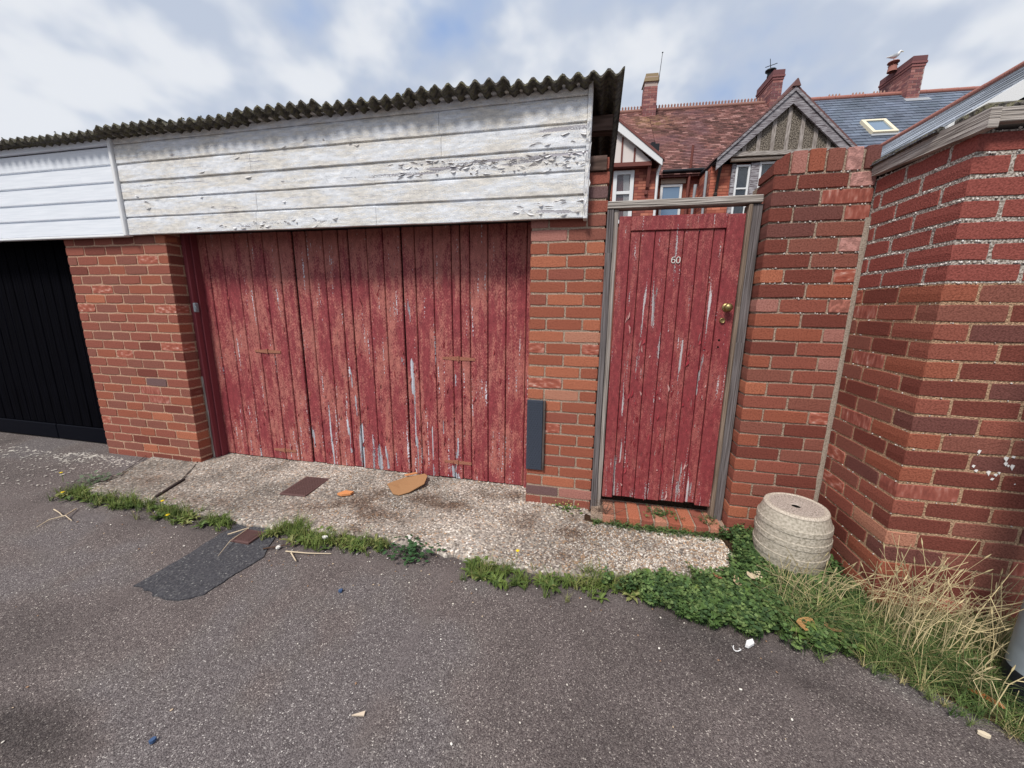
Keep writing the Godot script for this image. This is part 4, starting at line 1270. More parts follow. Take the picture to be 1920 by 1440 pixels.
# ---------------------------------------------------------------- slated roof over the corner wall
func shed_roof() -> void:
	var base := Vector3(2.2, 2.03, -1.2)
	var G := thing("slate_shed_roof", "low slate shed roof with white bargeboard above the corner wall", "roof", base)
	var o := -base
	var ex := 1.278
	var ey := 2.042
	var rx := 2.2
	var ry := 2.655
	var sl := (ry - ey) / (rx - ex)
	var dir := Vector3(1, sl, 0).normalized()
	var nrm := Vector3(-sl, 1, 0).normalized()
	var z0 := 0.45
	var z1 := -3.4
	# boarding under the slates, both slopes
	var m := MB.new()
	for s in [1.0, -1.0]:
		var e := Vector3(rx - s * (rx - ex), ey, 0)
		var r := Vector3(rx, ry, 0)
		var nn := Vector3(nrm.x * s, nrm.y, 0)
		m.hexa([e - nn * 0.03 + Vector3(0, 0, z0 - 0.03), r - nn * 0.03 + Vector3(0, 0, z0 - 0.03), r + Vector3(0, 0, z0 - 0.03), e + Vector3(0, 0, z0 - 0.03), e - nn * 0.03 + Vector3(0, 0, z1), r - nn * 0.03 + Vector3(0, 0, z1), r + Vector3(0, 0, z1), e + Vector3(0, 0, z1)])
	part("roof_boarding", m.done(), M["dark_wood"], G, o)
	m = MB.new()
	var L := Vector2(rx - ex, ry - ey).length()
	var gauge := 0.13
	var rows := int(ceil(L / gauge))
	for s in [1.0, -1.0]:
		for r in rows:
			var z := z1 - (0.13 if r % 2 == 1 else 0.0)
			while z < z0:
				var w := 0.26
				var za := maxf(z, z1)
				var zb := minf(z + w - 0.005, z0 - rng.randf_range(0.0, 0.01))
				z += w
				if zb - za < 0.02: continue
				var a := r * gauge - 0.03
				var b := minf(a + gauge + 0.03, L)
				var nn := Vector3(nrm.x * s, nrm.y, 0)
				var dd := Vector3(dir.x * s, dir.y, 0)
				var e := Vector3(rx - s * (rx - ex), ey, 0)
				var g := rng.randf_range(0.75, 1.2)
				m.col = lin(150 * g, 157 * g, 168 * g)
				var lift := 0.007 + rng.randf_range(-0.001, 0.0015)
				var A := e + dd * a + nn * lift
				var B := e + dd * b + nn * 0.004
				m.hexa([A + Vector3(0, 0, zb), B + Vector3(0, 0, zb), B + nn * 0.003 + Vector3(0, 0, zb), A + nn * 0.003 + Vector3(0, 0, zb), A + Vector3(0, 0, za), B + Vector3(0, 0, za), B + nn * 0.003 + Vector3(0, 0, za), A + nn * 0.003 + Vector3(0, 0, za)])
	part("slates", m.done(), vcol(triplanar(mat(Color.WHITE, 0.7, M["steel"].albedo_texture, M["orange"].heightmap_texture, 0.3), 3.0)), G, o).set_meta("kind", "stuff")
	# ridge tiles
	var z := z1
	while z < z0 - 0.02:
		m = MB.new()
		m.tube([Vector3(rx, ry + 0.012, z), Vector3(rx, ry + 0.012, z + 0.298)], [0.022, 0.023], 10)
		part("ridge_tile", m.done(), M["rosy"], G, o)
		z += 0.3
	# gutter
	m = MB.new()
	m.tube([Vector3(ex - 0.012, ey - 0.004, z0), Vector3(ex - 0.012, ey + 0.022, z1)], [0.0125, 0.0125], 10)
	part("gutter", m.done(), M["asbestos"], G, o)
	# bargeboards on the gable
	for s in [1.0, -1.0]:
		m = MB.new()
		var e := Vector3(rx - s * (rx - ex), ey, 0)
		var r := Vector3(rx, ry, 0)
		var dn := Vector3(0, -0.1, 0)
		m.hexa([e + dn * 0.62 + Vector3(0, 0.015, z0 + 0.012), r + dn + Vector3(0, 0, z0 + 0.012), r + Vector3(0, 0.006, z0 + 0.012), e + Vector3(0, 0.006, z0 + 0.012), e + dn * 0.62 + Vector3(0, 0.015, z0 - 0.012), r + dn + Vector3(0, 0, z0 - 0.012), r + Vector3(0, 0.006, z0 - 0.012), e + Vector3(0, 0.006, z0 - 0.012)])
		part("bargeboard", m.done(), M["white_gloss"], G, o)
	m = MB.new()
	m.hexa([Vector3(1.3, 2.031, 0.4), Vector3(3.1, 2.031, 0.4), Vector3(rx + 0.02, ry - 0.06, 0.4), Vector3(rx - 0.02, ry - 0.06, 0.4), Vector3(1.3, 2.031, 0.36), Vector3(3.1, 2.031, 0.36), Vector3(rx + 0.02, ry - 0.06, 0.36), Vector3(rx - 0.02, ry - 0.06, 0.36)])
	part("gable_board", m.done(), M["black_wood"], G, o)
	m = MB.new()
	m.bev(Vector3(1.285, 2.031, 0.47), Vector3(2.9, 2.062, 0.6), 0.008)
	part("felt_flashing", m.done(), M["asbestos"], G, o)

# ---------------------------------------------------------------- houses behind
func slabs(mb: MB, lx0: float, lx1: float, yr: float, run: float, sl: float, th := 0.08) -> void:
	for s in [1.0, -1.0]:
		var e := Vector3(0, yr - sl * run, s * run)
		var r := Vector3(0, yr, 0)
		mb.hexa([r + Vector3(lx0, -th, 0), r + Vector3(lx1, -th, 0), r + Vector3(lx1, 0, 0), r + Vector3(lx0, 0, 0), e + Vector3(lx0, -th, 0), e + Vector3(lx1, -th, 0), e + Vector3(lx1, 0, 0), e + Vector3(lx0, 0, 0)])

func tiles(mb: MB, lx0: float, lx1: float, yr: float, run: float, sl: float, tw: float, gauge: float, colf: Callable) -> void:
	var d := Vector3(0, -sl, 1).normalized()
	var nn := Vector3(0, 1, sl).normalized()
	var L := run * sqrt(1.0 + sl * sl)
	var rows := int(L / gauge)
	for r in rows + 1:
		var x := lx0 - (tw * 0.5 if r % 2 == 1 else 0.0)
		while x < lx1:
			var a := maxf(x, lx0)
			var b := minf(x + tw - 0.006, lx1)
			x += tw
			if b - a < 0.02: continue
			mb.col = colf.call(a, r)
			var t0 := r * gauge
			var t1 := minf(t0 + gauge, L + 0.05)
			var up := Vector3(0, yr, 0) + d * t0 + nn * 0.004
			var lo := Vector3(0, yr, 0) + d * t1 + nn * (0.018 + rng.randf_range(-0.003, 0.004))
			var X0 := Vector3(a, 0, 0)
			var X1 := Vector3(b, 0, 0)
			mb.quad(up + X0, up + X1, lo + X1, lo + X0, nn)
			mb.quad(lo + X0, lo + X1, lo + X1 - nn * 0.018, lo + X0 - nn * 0.018, d)

func sub(G: Node, called: String) -> Node3D:
	var nd := Node3D.new(); nd.name = called; G.add_child(nd, true)
	return nd

func window(G: Node, o: Vector3, x0: float, x1: float, y0: float, y1: float, z: float, fr: float, rail: float, called := "window") -> void:
	var m := MB.new()
	var d := 0.05
	m.bev(Vector3(x0, y0, z - d), Vector3(x0 + fr, y1, z), 0.006)
	m.bev(Vector3(x1 - fr, y0, z - d), Vector3(x1, y1, z), 0.006)
	m.bev(Vector3(x0 + fr, y1 - fr, z - d), Vector3(x1 - fr, y1, z - 0.002), 0.006)
	m.bev(Vector3(x0 + fr, y0, z - d), Vector3(x1 - fr, y0 + fr, z - 0.002), 0.006)
	if rail > 0.0: m.bev(Vector3(x0 + fr, rail - fr * 0.4, z - d), Vector3(x1 - fr, rail + fr * 0.4, z - 0.004), 0.005)
	var w := part(called, m.done(), M["white_gloss"], G, o)
	m = MB.new()
	m.box(Vector3(x0 + fr * 0.8, y0 + fr * 0.8, z - 0.036), Vector3(x1 - fr * 0.8, y1 - fr * 0.8, z - 0.03))
	part("pane", m.done(), M["glass_sky"] if rail == 0.0 else M["glass"], w)
	m = MB.new()
	m.box(Vector3(x0 + fr * 0.8, y0 + fr * 0.8, z - 0.3), Vector3(x1 - fr * 0.8, y1 - fr * 0.8, z - 0.06))
	part("unlit_interior", m.done(), M["hole"], w)  # solid black block, painted darkness of the room behind the pane

func chimney(G: Node, o: Vector3, x0: float, x1: float, y0: float, y1: float, z0: float, z1: float, tones: Array, corbel := true) -> MeshInstance3D:
	var m := MB.new()
	m.col = lin(176, 160, 152)
	m.box(Vector3(x0 + 0.004, y0, z0 + 0.004), Vector3(x1 - 0.004, y1, z1 - 0.004))
	var top := y1 - 0.3
	brickface(m, Vector3(x0, y0, z1 - 0.004), Vector3.RIGHT, Vector3.BACK, x1 - x0, top - y0, tones)
	brickface(m, Vector3(x0 + 0.004, y0, z0), Vector3.BACK, Vector3.LEFT, z1 - z0, top - y0, tones)
	brickface(m, Vector3(x1 - 0.004, y0, z1), Vector3.FORWARD, Vector3.RIGHT, z1 - z0, top - y0, tones)
	if corbel:
		var c := 0.0
		for b in [[top, top + 0.075, 0.02], [top + 0.075, top + 0.15, 0.04], [top + 0.15, y1, 0.025]]:
			m.col = tones[rng.randi() % tones.size()] * rng.randf_range(0.8, 1.0)
			m.col.a = 1.0
			m.bev(Vector3(x0 - b[2], b[0], z0 - b[2]), Vector3(x1 + b[2], b[1], z1 + b[2]), 0.01)
	return part("chimney", m.done(), M["far_brick"], G, o)

func houses() -> void:
	var turn := deg_to_rad(3.2)
	var org := Vector3(0, 0, -13.4)
	var R := Basis(Vector3.UP, turn)
	M["far_brick"] = vcol(mat(Color.WHITE, 0.9))
	M["far_tile"] = vcol(mat(Color.WHITE, 0.85))
	var bt := [lin(168, 102, 88), lin(150, 88, 78), lin(178, 114, 96), lin(138, 82, 76)]
	var ct := [lin(146, 98, 94), lin(130, 86, 86), lin(160, 114, 108), lin(120, 82, 84)]
	var sl := 0.93
	var yr := 8.35
	var tf := noise(131, 0.6, 4)
	var tilecol := func(a: float, r: int) -> Color:
		var q := tf.get_noise_2d(a, r * 0.1)
		var k := 1.0 + rng.randf_range(-0.22, 0.22) + q * 0.25
		var c := lin(118 * k, 84 * k, 79 * k)
		if rng.randf() < 0.1: c = lin(160, 122, 116)
		var dark := smoothstep(0.15, 0.5, q + 0.25 - absf(a - 2.4) * 0.25)
		c = c.lerp(lin(104, 78, 84), dark * 0.55)
		var lich := exp(-(pow((a - 1.45) / 0.6, 2) + pow((r - 8.0) / 6.0, 2)))
		if r > 3: c = c.lerp(lin(182, 148, 108), lich * 0.6 * rng.randf())
		return c
	# ---- left house
	var b0 := Vector3(-1.5, 0, 3.2)
	var A := thing("white_gabled_house", "brick house with a white bargeboarded gable and white sash window", "house", org + R * b0, turn)
	var o := -b0
	core(A, Vector3(-6, -0.06, -3.2) + o, Vector3(1.47, 5.25, 3.2) + o, M["red"], "wall")
	var m := MB.new()
	m.col = lin(110, 72, 70)
	slabs(m, -6, 1.47, yr, 3.4, sl)
	tiles(m, -2.0, 1.47, yr, 3.4, sl, 0.165, 0.1, tilecol)
	part("roof", m.done(), M["far_tile"], A, o)
	crest(A, o, -2.0, 1.47, yr, 0.105)
	var ch := chimney(A, o, 1.24, 1.68, 7.7, 9.28, -0.1, 0.35, ct, false)
	m = MB.new()
	m.col = lin(132, 116, 92)
	m.hexa([Vector3(1.2, 9.12, 0.39), Vector3(1.72, 9.12, 0.39), Vector3(1.68, 9.4, 0.3), Vector3(1.27, 9.4, 0.3), Vector3(1.2, 9.12, -0.14), Vector3(1.72, 9.12, -0.14), Vector3(1.68, 9.4, -0.05), Vector3(1.27, 9.4, -0.05)])
	part("chimney_cap", m.done(), M["far_brick"], ch)
	m = MB.new()
	m.tube([Vector3(1.69, 9.05, 0.38), Vector3(1.75, 9.95, 0.38)], [0.012, 0.008], 6)
	m.lathe([Vector2(0, 0.03), Vector2(0.03, 0.0), Vector2(0, -0.03)], 8, Vector3(1.75, 9.95, 0.38))
	part("aerial", m.done(), M["black_metal"], ch)
	# wing with the white gable
	core(A, Vector3(-2.2, -0.06, 3.201) + o, Vector3(1.17, 5.1, 4.2) + o, M["red"], "wing_wall")
	m = MB.new()
	brickface(m, Vector3(0.62, 2.4, 4.2), Vector3.RIGHT, Vector3.BACK, 0.55, 2.7, bt)
	brickface(m, Vector3(-2.2, 2.4, 4.2), Vector3.RIGHT, Vector3.BACK, 2.22, 2.7, bt)
	part("bricks", m.done(), M["far_brick"], A, o).set_meta("kind", "stuff")
	var gs := 0.8
	var ax := -0.55
	var ay := 5.22 + (1.24 - ax) * gs
	m = MB.new()
	m.col = lin(120, 78, 74)
	for s in [1.0, -1.0]:
		var fx: float = ax + s * (1.3 - ax)
		var fy := ay - (1.3 - ax) * gs
		m.hexa([Vector3(fx, fy, 4.56), Vector3(ax, ay, 4.56), Vector3(ax, ay + 0.07, 4.56), Vector3(fx, fy + 0.07, 4.56), Vector3(fx, fy, 0.6), Vector3(ax, ay, 0.6), Vector3(ax, ay + 0.07, 0.6), Vector3(fx, fy + 0.07, 0.6)])
	part("wing_roof", m.done(), M["far_tile"], A, o)
	for s in [1.0, -1.0]:
		m = MB.new()
		var fx: float = ax + s * (1.25 - ax)
		var fy := ay - (1.25 - ax) * gs
		var dn := Vector3(0, -0.26, 0)
		m.hexa([Vector3(fx, fy, 4.54) + dn * 0.62, Vector3(ax, ay, 4.54) + dn, Vector3(ax, ay - 0.001, 4.54), Vector3(fx, fy - 0.001, 4.54), Vector3(fx, fy, 4.49) + dn * 0.62, Vector3(ax, ay, 4.49) + dn, Vector3(ax, ay - 0.001, 4.49), Vector3(fx, fy - 0.001, 4.49)])
		part("bargeboard", m.done(), M["white_gloss"], A, o)
	m = MB.new()
	m.hexa([Vector3(-2.1, 5.2, 4.4), Vector3(1.0, 5.2, 4.4), Vector3(ax + 0.05, ay - 0.1, 4.4), Vector3(ax - 0.05, ay - 0.1, 4.4), Vector3(-2.1, 5.2, 4.2), Vector3(1.0, 5.2, 4.2), Vector3(ax + 0.05, ay - 0.1, 4.2), Vector3(ax - 0.05, ay - 0.1, 4.2)])
	part("gable_panel", m.done(), M["panel_white"], A, o)
	for x in [-0.5, -0.15, 0.22, 0.55]:
		core(A, Vector3(x - 0.022, 5.21, 4.4) + o, Vector3(x + 0.022, ay - absf(x - ax) * gs - 0.22, 4.42) + o, M["timber_red"], "gable_strip")
	core(A, Vector3(-2.2, 5.1, 4.202) + o, Vector3(1.0, 5.199, 4.44) + o, M["timber_red"], "gable_beam")
	m = MB.new()
	m.hexa([Vector3(0.92, 4.62, 4.26), Vector3(1.0, 4.62, 4.26), Vector3(1.0, 5.09, 4.4), Vector3(0.92, 5.09, 4.4), Vector3(0.92, 4.55, 4.207), Vector3(1.0, 4.55, 4.207), Vector3(1.0, 5.09, 4.3), Vector3(0.92, 5.09, 4.3)])
	m.bev(Vector3(0.9, 4.42, 4.207), Vector3(0.99, 4.54, 4.27), 0.02)
	part("bracket", m.done(), M["timber_red"], A, o)
	window(A, o, 0.05, 0.6, 3.7, 5.06, 4.26, 0.1, 4.5)
	m = MB.new()
	m.col = lin(214, 212, 210)
	for i in 10:
		var ca := lerpf(0.34, 0.5, i / 10.0)
		var cb := lerpf(0.34, 0.5, (i + 1) / 10.0)
		var zc := 4.212 + 0.006 * (i % 2)
		var zd := 4.212 + 0.006 * ((i + 1) % 2)
		m.quad(Vector3(ca + 0.05, 3.75, zc), Vector3(cb + 0.05, 3.75, zd), Vector3(cb - 0.03, 5.0, zd), Vector3(ca - 0.03, 5.0, zc), Vector3.BACK)
	part("curtain", m.done(), M["vertex"], A, o)
	m = MB.new()
	m.tube([Vector3(1.27, 5.22, 4.5), Vector3(1.27, 5.22, 0.9)], [0.045, 0.045], 8)
	part("gutter", m.done(), M["white_gloss"], A, o)
	m = MB.new()
	m.tube([Vector3(1.26, 5.18, 4.46), Vector3(1.2, 4.95, 4.28), Vector3(1.19, 0.0, 4.27)], [0.038, 0.038, 0.038], 8)
	part("downpipe", m.done(), M["white_gloss"], A, o)
	core(A, Vector3(1.1, 5.5, 2.7) + o, Vector3(1.42, 6.16, 3.0) + o, M["black_metal"], "flue_box")
	core(A, Vector3(1.2, 6.161, 2.8) + o, Vector3(1.32, 6.24, 2.9) + o, M["black_metal"], "flue_cap")
	# ---- middle house
	b0 = Vector3(3.5, 0, 3.2)
	var B := thing("tiled_house", "red tiled brick house with a weathered pebbledashed timber gable", "house", org + R * b0, turn)
	o = -b0
	core(B, Vector3(1.48, -0.06, -3.2) + o, Vector3(5.68, 5.25, 3.2) + o, M["red"], "wall")
	m = MB.new()
	brickface(m, Vector3(2.22, 2.4, 3.2), Vector3.RIGHT, Vector3.BACK, 0.34, 2.8, bt)
	brickface(m, Vector3(1.48, 2.4, 3.2), Vector3.RIGHT, Vector3.BACK, 0.72, 1.58, bt)
	brickface(m, Vector3(4.76, 2.4, 4.25), Vector3.RIGHT, Vector3.BACK, 0.99, 2.65, bt)
	brickface(m, Vector3(3.05, 2.4, 4.25), Vector3.RIGHT, Vector3.BACK, 1.7, 1.18, bt)
	brickface(m, Vector3(2.55, 2.4, 4.25), Vector3.RIGHT, Vector3.BACK, 0.49, 2.65, [lin(178, 106, 86), lin(164, 94, 78), lin(188, 118, 96)])
	brickface(m, Vector3(2.55, 2.4, 3.21), Vector3.BACK, Vector3.LEFT, 1.04, 2.65, bt)
	part("bricks", m.done(), M["far_brick"], B, o).set_meta("kind", "stuff")
	m = MB.new()
	m.col = lin(110, 72, 70)
	slabs(m, 1.48, 5.68, yr, 3.4, sl)
	tiles(m, 1.48, 5.68, yr, 3.4, sl, 0.165, 0.1, tilecol)
	part("roof", m.done(), M["far_tile"], B, o)
	crest(B, o, 1.48, 5.3, yr, 0.105)
	ch = chimney(B, o, 5.37, 5.68, 7.7, 9.2, -0.85, 0.3, ct)
	m = MB.new()
	m.lathe([Vector2(0.1, 0.0), Vector2(0.09, 0.12), Vector2(0.16, 0.16), Vector2(0.17, 0.2), Vector2(0.0, 0.22)], 10, Vector3(5.42, 9.2, -0.1))
	m.tube([Vector3(5.42, 9.4, -0.1), Vector3(5.36, 9.75, -0.1)], [0.012, 0.01], 5)
	m.tube([Vector3(5.24, 9.5, -0.1), Vector3(5.6, 9.6, -0.1)], [0.012, 0.012], 5)
	part("chimney_cowl", m.done(), M["black_metal"], ch)
	# main wall window
	core(B, Vector3(1.5, 4.98, 3.202) + o, Vector3(2.2, 5.12, 3.24) + o, M["cream"], "lintel")
	window(B, o, 1.5, 2.11, 4.0, 4.955, 3.26, 0.07, 0.0)
	m = MB.new()
	m.tube([Vector3(1.49, 5.25, 3.42), Vector3(2.62, 5.27, 3.42)], [0.05, 0.05], 8)
	m.tube([Vector3(2.62, 5.1, 4.5), Vector3(2.56, 5.16, 3.42)], [0.06, 0.06], 8)
	part("gutter", m.done(), M["black_metal"], B, o)
	m = MB.new()
	m.tube([Vector3(2.26, 5.9, 3.4), Vector3(2.24, 4.7, 3.36), Vector3(2.22, 0.0, 3.3)], [0.035, 0.04, 0.04], 8)
	part("soil_pipe", m.done(), M["timber_red"], B, o)
	m = MB.new()
	m.tube([Vector3(2.4, 4.85, 3.5), Vector3(2.38, 4.4, 3.5), Vector3(2.38, 0.0, 3.5)], [0.05, 0.035, 0.035], 8)
	m.tube([Vector3(2.49, 5.0, 4.1), Vector3(2.49, 0.0, 4.1)], [0.035, 0.035], 8)
	part("downpipe", m.done(), M["lead"], B, o)
	# wing
	core(B, Vector3(2.555, -0.06, 3.201) + o, Vector3(5.75, 5.1, 4.25) + o, M["red"], "wing_wall")
	ax = 4.18
	gs = 0.93
	ay = 6.66
	m = MB.new()
	m.col = lin(112, 84, 82)
	for s in [1.0, -1.0]:
		var run := 1.64
		var nt := 14
		for i in nt:
			var xa: float = ax + s * run * i / nt
			var xb: float = ax + s * (run * (i + 1) / nt + 0.01)
			var ya := ay - run * i / nt * gs
			var yb := ay - (run * (i + 1) / nt + 0.01) * gs + 0.012
			m.hexa([Vector3(xb, yb, 4.56), Vector3(xa, ya, 4.56), Vector3(xa, ya + 0.05, 4.56), Vector3(xb, yb + 0.05, 4.56), Vector3(xb, yb, 1.2), Vector3(xa, ya, 1.2), Vector3(xa, ya + 0.05, 1.2), Vector3(xb, yb + 0.05, 1.2)])
	m.hexa([Vector3(ax - 0.09, ay - 0.01, 4.6), Vector3(ax + 0.09, ay - 0.01, 4.6), Vector3(ax + 0.012, ay + 0.15, 4.6), Vector3(ax - 0.012, ay + 0.15, 4.6), Vector3(ax - 0.09, ay - 0.01, 1.2), Vector3(ax + 0.09, ay - 0.01, 1.2), Vector3(ax + 0.012, ay + 0.11, 1.2), Vector3(ax - 0.012, ay + 0.11, 1.2)])
	part("wing_roof", m.done(), M["far_tile"], B, o)
	for s in [1.0, -1.0]:
		m = MB.new()
		m.uvm = 0; m.us = Vector2(0.8, 2.5)
		var run := 1.6
		for lay in [[-0.012, -0.1, 4.58, 4.53], [-0.1, -0.36, 4.55, 4.5]]:
			var fx: float = ax + s * run
			var fy := ay - run * gs
			m.hexa([Vector3(fx, fy + lay[1] * 0.8, lay[2]), Vector3(ax, ay + lay[1], lay[2]), Vector3(ax, ay + lay[0], lay[2]), Vector3(fx, fy + lay[0], lay[2]), Vector3(fx, fy + lay[1] * 0.8, lay[3]), Vector3(ax, ay + lay[1], lay[3]), Vector3(ax, ay + lay[0], lay[3]), Vector3(fx, fy + lay[0], lay[3])])
		part("bargeboard", m.done(), M["peel_wood"], B, o)
	m = MB.new()
	m.hexa([Vector3(2.85, 5.3, 4.44), Vector3(5.5, 5.3, 4.44), Vector3(ax + 0.05, ay - 0.1, 4.44), Vector3(ax - 0.05, ay - 0.1, 4.44), Vector3(2.85, 5.3, 4.1), Vector3(5.5, 5.3, 4.1), Vector3(ax + 0.05, ay - 0.1, 4.1), Vector3(ax - 0.05, ay - 0.1, 4.1)])
	part("gable_panel", m.done(), M["pebbledash"], B, o)
	for i in 7:
		var x := 3.22 + i * 0.32
		core(B, Vector3(x - 0.045, 5.301, 4.441) + o, Vector3(x + 0.045, ay - absf(x - ax) * gs - 0.2, 4.465) + o, M["grey_wood_v"], "gable_stud")
	core(B, Vector3(2.9, 5.2, 4.252) + o, Vector3(5.5, 5.299, 4.49) + o, M["grey_wood_h"], "gable_beam")
	m = MB.new()
	m.tube([Vector3(2.95, 5.14, 4.4), Vector3(5.4, 5.16, 4.4)], [0.045, 0.045], 8)
	part("pale_batten", m.done(), M["cream"], B, o)
	m = MB.new()
	m.hexa([Vector3(2.68, 4.5, 4.3), Vector3(2.74, 4.5, 4.3), Vector3(2.76, 5.1, 4.46), Vector3(2.7, 5.1, 4.46), Vector3(2.68, 4.4, 4.257), Vector3(2.74, 4.4, 4.257), Vector3(2.76, 5.1, 4.36), Vector3(2.7, 5.1, 4.36)])
	m.bev(Vector3(2.66, 4.32, 4.257), Vector3(2.75, 4.42, 4.32), 0.02)
	part("bracket", m.done(), M["dark_wood"], B, o)
	core(B, Vector3(3.04, 3.6, 4.257) + o, Vector3(3.13, 5.08, 4.32) + o, M["peel_wood"], "bay_post")
	window(B, o, 3.135, 3.48, 3.6, 5.05, 4.34, 0.05, 4.48)
	core(B, Vector3(3.485, 3.6, 4.257) + o, Vector3(3.68, 5.08, 4.36) + o, M["peel_wood"], "bay_post")
	window(B, o, 3.685, 4.6, 3.6, 5.1, 4.34, 0.06, 4.48)
	core(B, Vector3(4.605, 3.6, 4.257) + o, Vector3(4.75, 5.08, 4.36) + o, M["peel_wood"], "bay_post")
	# ---- slated house
	b0 = Vector3(10.5, 0, 3.2)
	var Cc := thing("slate_roofed_house", "house with a blue grey slate roof, skylight and broad brick chimney", "house", org + R * b0, turn)
	o = -b0
	core(Cc, Vector3(5.69, -0.06, -3.2) + o, Vector3(17.0, 5.25, 3.2) + o, M["red"], "wall")
	m = MB.new()
	brickface(m, Vector3(5.76, 2.4, 3.2), Vector3.RIGHT, Vector3.BACK, 6.2, 2.7, bt)
	part("bricks", m.done(), M["far_brick"], Cc, o).set_meta("kind", "stuff")
	m = MB.new()
	m.col = lin(80, 84, 94)
	slabs(m, 5.69, 17.2, yr, 3.4, sl)
	var slatecol := func(a: float, r: int) -> Color:
		var k := 1.0 + rng.randf_range(-0.06, 0.07) + tf.get_noise_2d(a * 1.3, r * 0.3) * 0.2
		return lin(98 * k, 107 * k, 122 * k)
	tiles(m, 5.69, 15.0, yr, 3.4, sl, 0.26, 0.19, slatecol)
	part("roof", m.done(), vcol(mat(Color.WHITE, 0.55)), Cc, o)
	var x := 5.7
	while x < 15.0:
		m = MB.new()
		m.tube([Vector3(x, yr + 0.02, 0), Vector3(x + 0.43, yr + 0.02, 0)], [0.075, 0.08], 8)
		part("ridge_tile", m.done(), M["rosy"], Cc, o)
		x += 0.44
	m = MB.new()
	m.col = lin(150, 118, 106)
	for cx in [7.3, 8.0, 8.62]:
		for k in 4:
			m.lathe([Vector2(0.03, 0.0), Vector2(0.025, 0.05), Vector2(0.0, 0.08)], 5, Vector3(cx + k * 0.1, yr + 0.085, 0))
	part("ridge_crest", m.done(), M["far_tile"], Cc, o)
	ch = chimney(Cc, o, 9.38, 9.74, 7.7, 9.28, -1.0, 0.3, ct)
	m = MB.new()
	m.lathe([Vector2(0.13, 0.0), Vector2(0.11, 0.16), Vector2(0.13, 0.18), Vector2(0.0, 0.2)], 12, Vector3(9.25, 9.2, -0.35))
	m.tube([Vector3(9.25, 9.38, -0.35), Vector3(9.25, 9.46, -0.35)], [0.03, 0.03], 6)
	m.lathe([Vector2(0.0, 0.05), Vector2(0.15, 0.03), Vector2(0.16, 0.0), Vector2(0.0, -0.01)], 12, Vector3(9.25, 9.46, -0.35))
	part("chimney_pot", m.done(), M["far_pot"] if M.has("far_pot") else M["rosy"], ch)
	m = MB.new()
	var rd := Vector3(0, -sl, 1).normalized()
	var rn := Vector3(0, 1, sl).normalized()
	for s in [[9.3, 0.42, 10.0, 0.62]]:
		m.hexa([Vector3(s[0], yr, 0) + rd * s[3] + rn * 0.03, Vector3(s[2], yr, 0) + rd * s[3] + rn * 0.03, Vector3(s[2], yr, 0) + rd * s[1] + rn * 0.03, Vector3(s[0], yr, 0) + rd * s[1] + rn * 0.03, Vector3(s[0], yr, 0) + rd * s[3], Vector3(s[2], yr, 0) + rd * s[3], Vector3(s[2], yr, 0) + rd * s[1], Vector3(s[0], yr, 0) + rd * s[1]])
	part("lead_flashing", m.done(), M["lead"], Cc, o)
	# skylight
	m = MB.new()
	var q := func(u: float, t: float, hgt: float) -> Vector3: return Vector3(u, yr, 0) + rd * t + rn * hgt
	var t0 := 2.0
	var t1 := 2.86
	for fr in [[7.48, 7.57, t0, t1], [8.05, 8.14, t0, t1], [7.57, 8.05, t0, t0 + 0.09], [7.57, 8.05, t1 - 0.09, t1]]:
		m.hexa([q.call(fr[0], fr[3], 0.1), q.call(fr[1], fr[3], 0.1), q.call(fr[1], fr[2], 0.1), q.call(fr[0], fr[2], 0.1), q.call(fr[0], fr[3], 0.0), q.call(fr[1], fr[3], 0.0), q.call(fr[1], fr[2], 0.0), q.call(fr[0], fr[2], 0.0)])
	var sk := part("skylight", m.done(), mat(rgb(222, 212, 186), 0.6), Cc, o)
	m = MB.new()
	m.hexa([q.call(7.56, t1 - 0.08, 0.07), q.call(8.06, t1 - 0.08, 0.07), q.call(8.06, t0 + 0.08, 0.07), q.call(7.56, t0 + 0.08, 0.07), q.call(7.56, t1 - 0.08, 0.03), q.call(8.06, t1 - 0.08, 0.03), q.call(8.06, t0 + 0.08, 0.03), q.call(7.56, t0 + 0.08, 0.03)])
	part("pane", m.done(), M["glass_sky"], sk)
	m = MB.new()
	m.hexa([q.call(7.42, t1 + 0.12, 0.05), q.call(8.24, t1 + 0.12, 0.05), q.call(8.2, t1 + 0.005, 0.05), q.call(7.46, t1 + 0.005, 0.05), q.call(7.42, t1 + 0.12, 0.0), q.call(8.24, t1 + 0.12, 0.0), q.call(8.2, t1 + 0.005, 0.0), q.call(7.46, t1 + 0.005, 0.0)])
	part("flashing", m.done(), M["lead"], sk)
	# gull on the pot
	var gp := org + R * Vector3(9.25, 9.5, -0.35)
	var gull := thing("gull", "grey and white gull standing on the chimney pot cowl", "bird", gp, turn)
	m = MB.new()
	var spine := [[-0.24, 0.13, 0.008, 0], [-0.16, 0.14, 0.03, 0], [-0.06, 0.15, 0.06, 0], [0.03, 0.17, 0.07, 1], [0.09, 0.21, 0.05, 1], [0.12, 0.26, 0.034, 1], [0.15, 0.285, 0.036, 1], [0.185, 0.28, 0.024, 1], [0.21, 0.272, 0.01, 2], [0.24, 0.262, 0.004, 2]]
	var pts := []
	var rad := []
	for s in spine:
		pts.append(Vector3(s[0], s[1], 0)); rad.append(s[2])
	m.tube(pts, rad, 10)
	for i in m.v.size():
		var p := m.v[i]
		m.c[i] = lin(210, 190, 100) if p.x > 0.2 else (lin(150, 156, 164) if p.y > 0.145 and p.x < 0.06 else lin(226, 226, 226))
	part("body", m.done(), M["vertex"], gull)
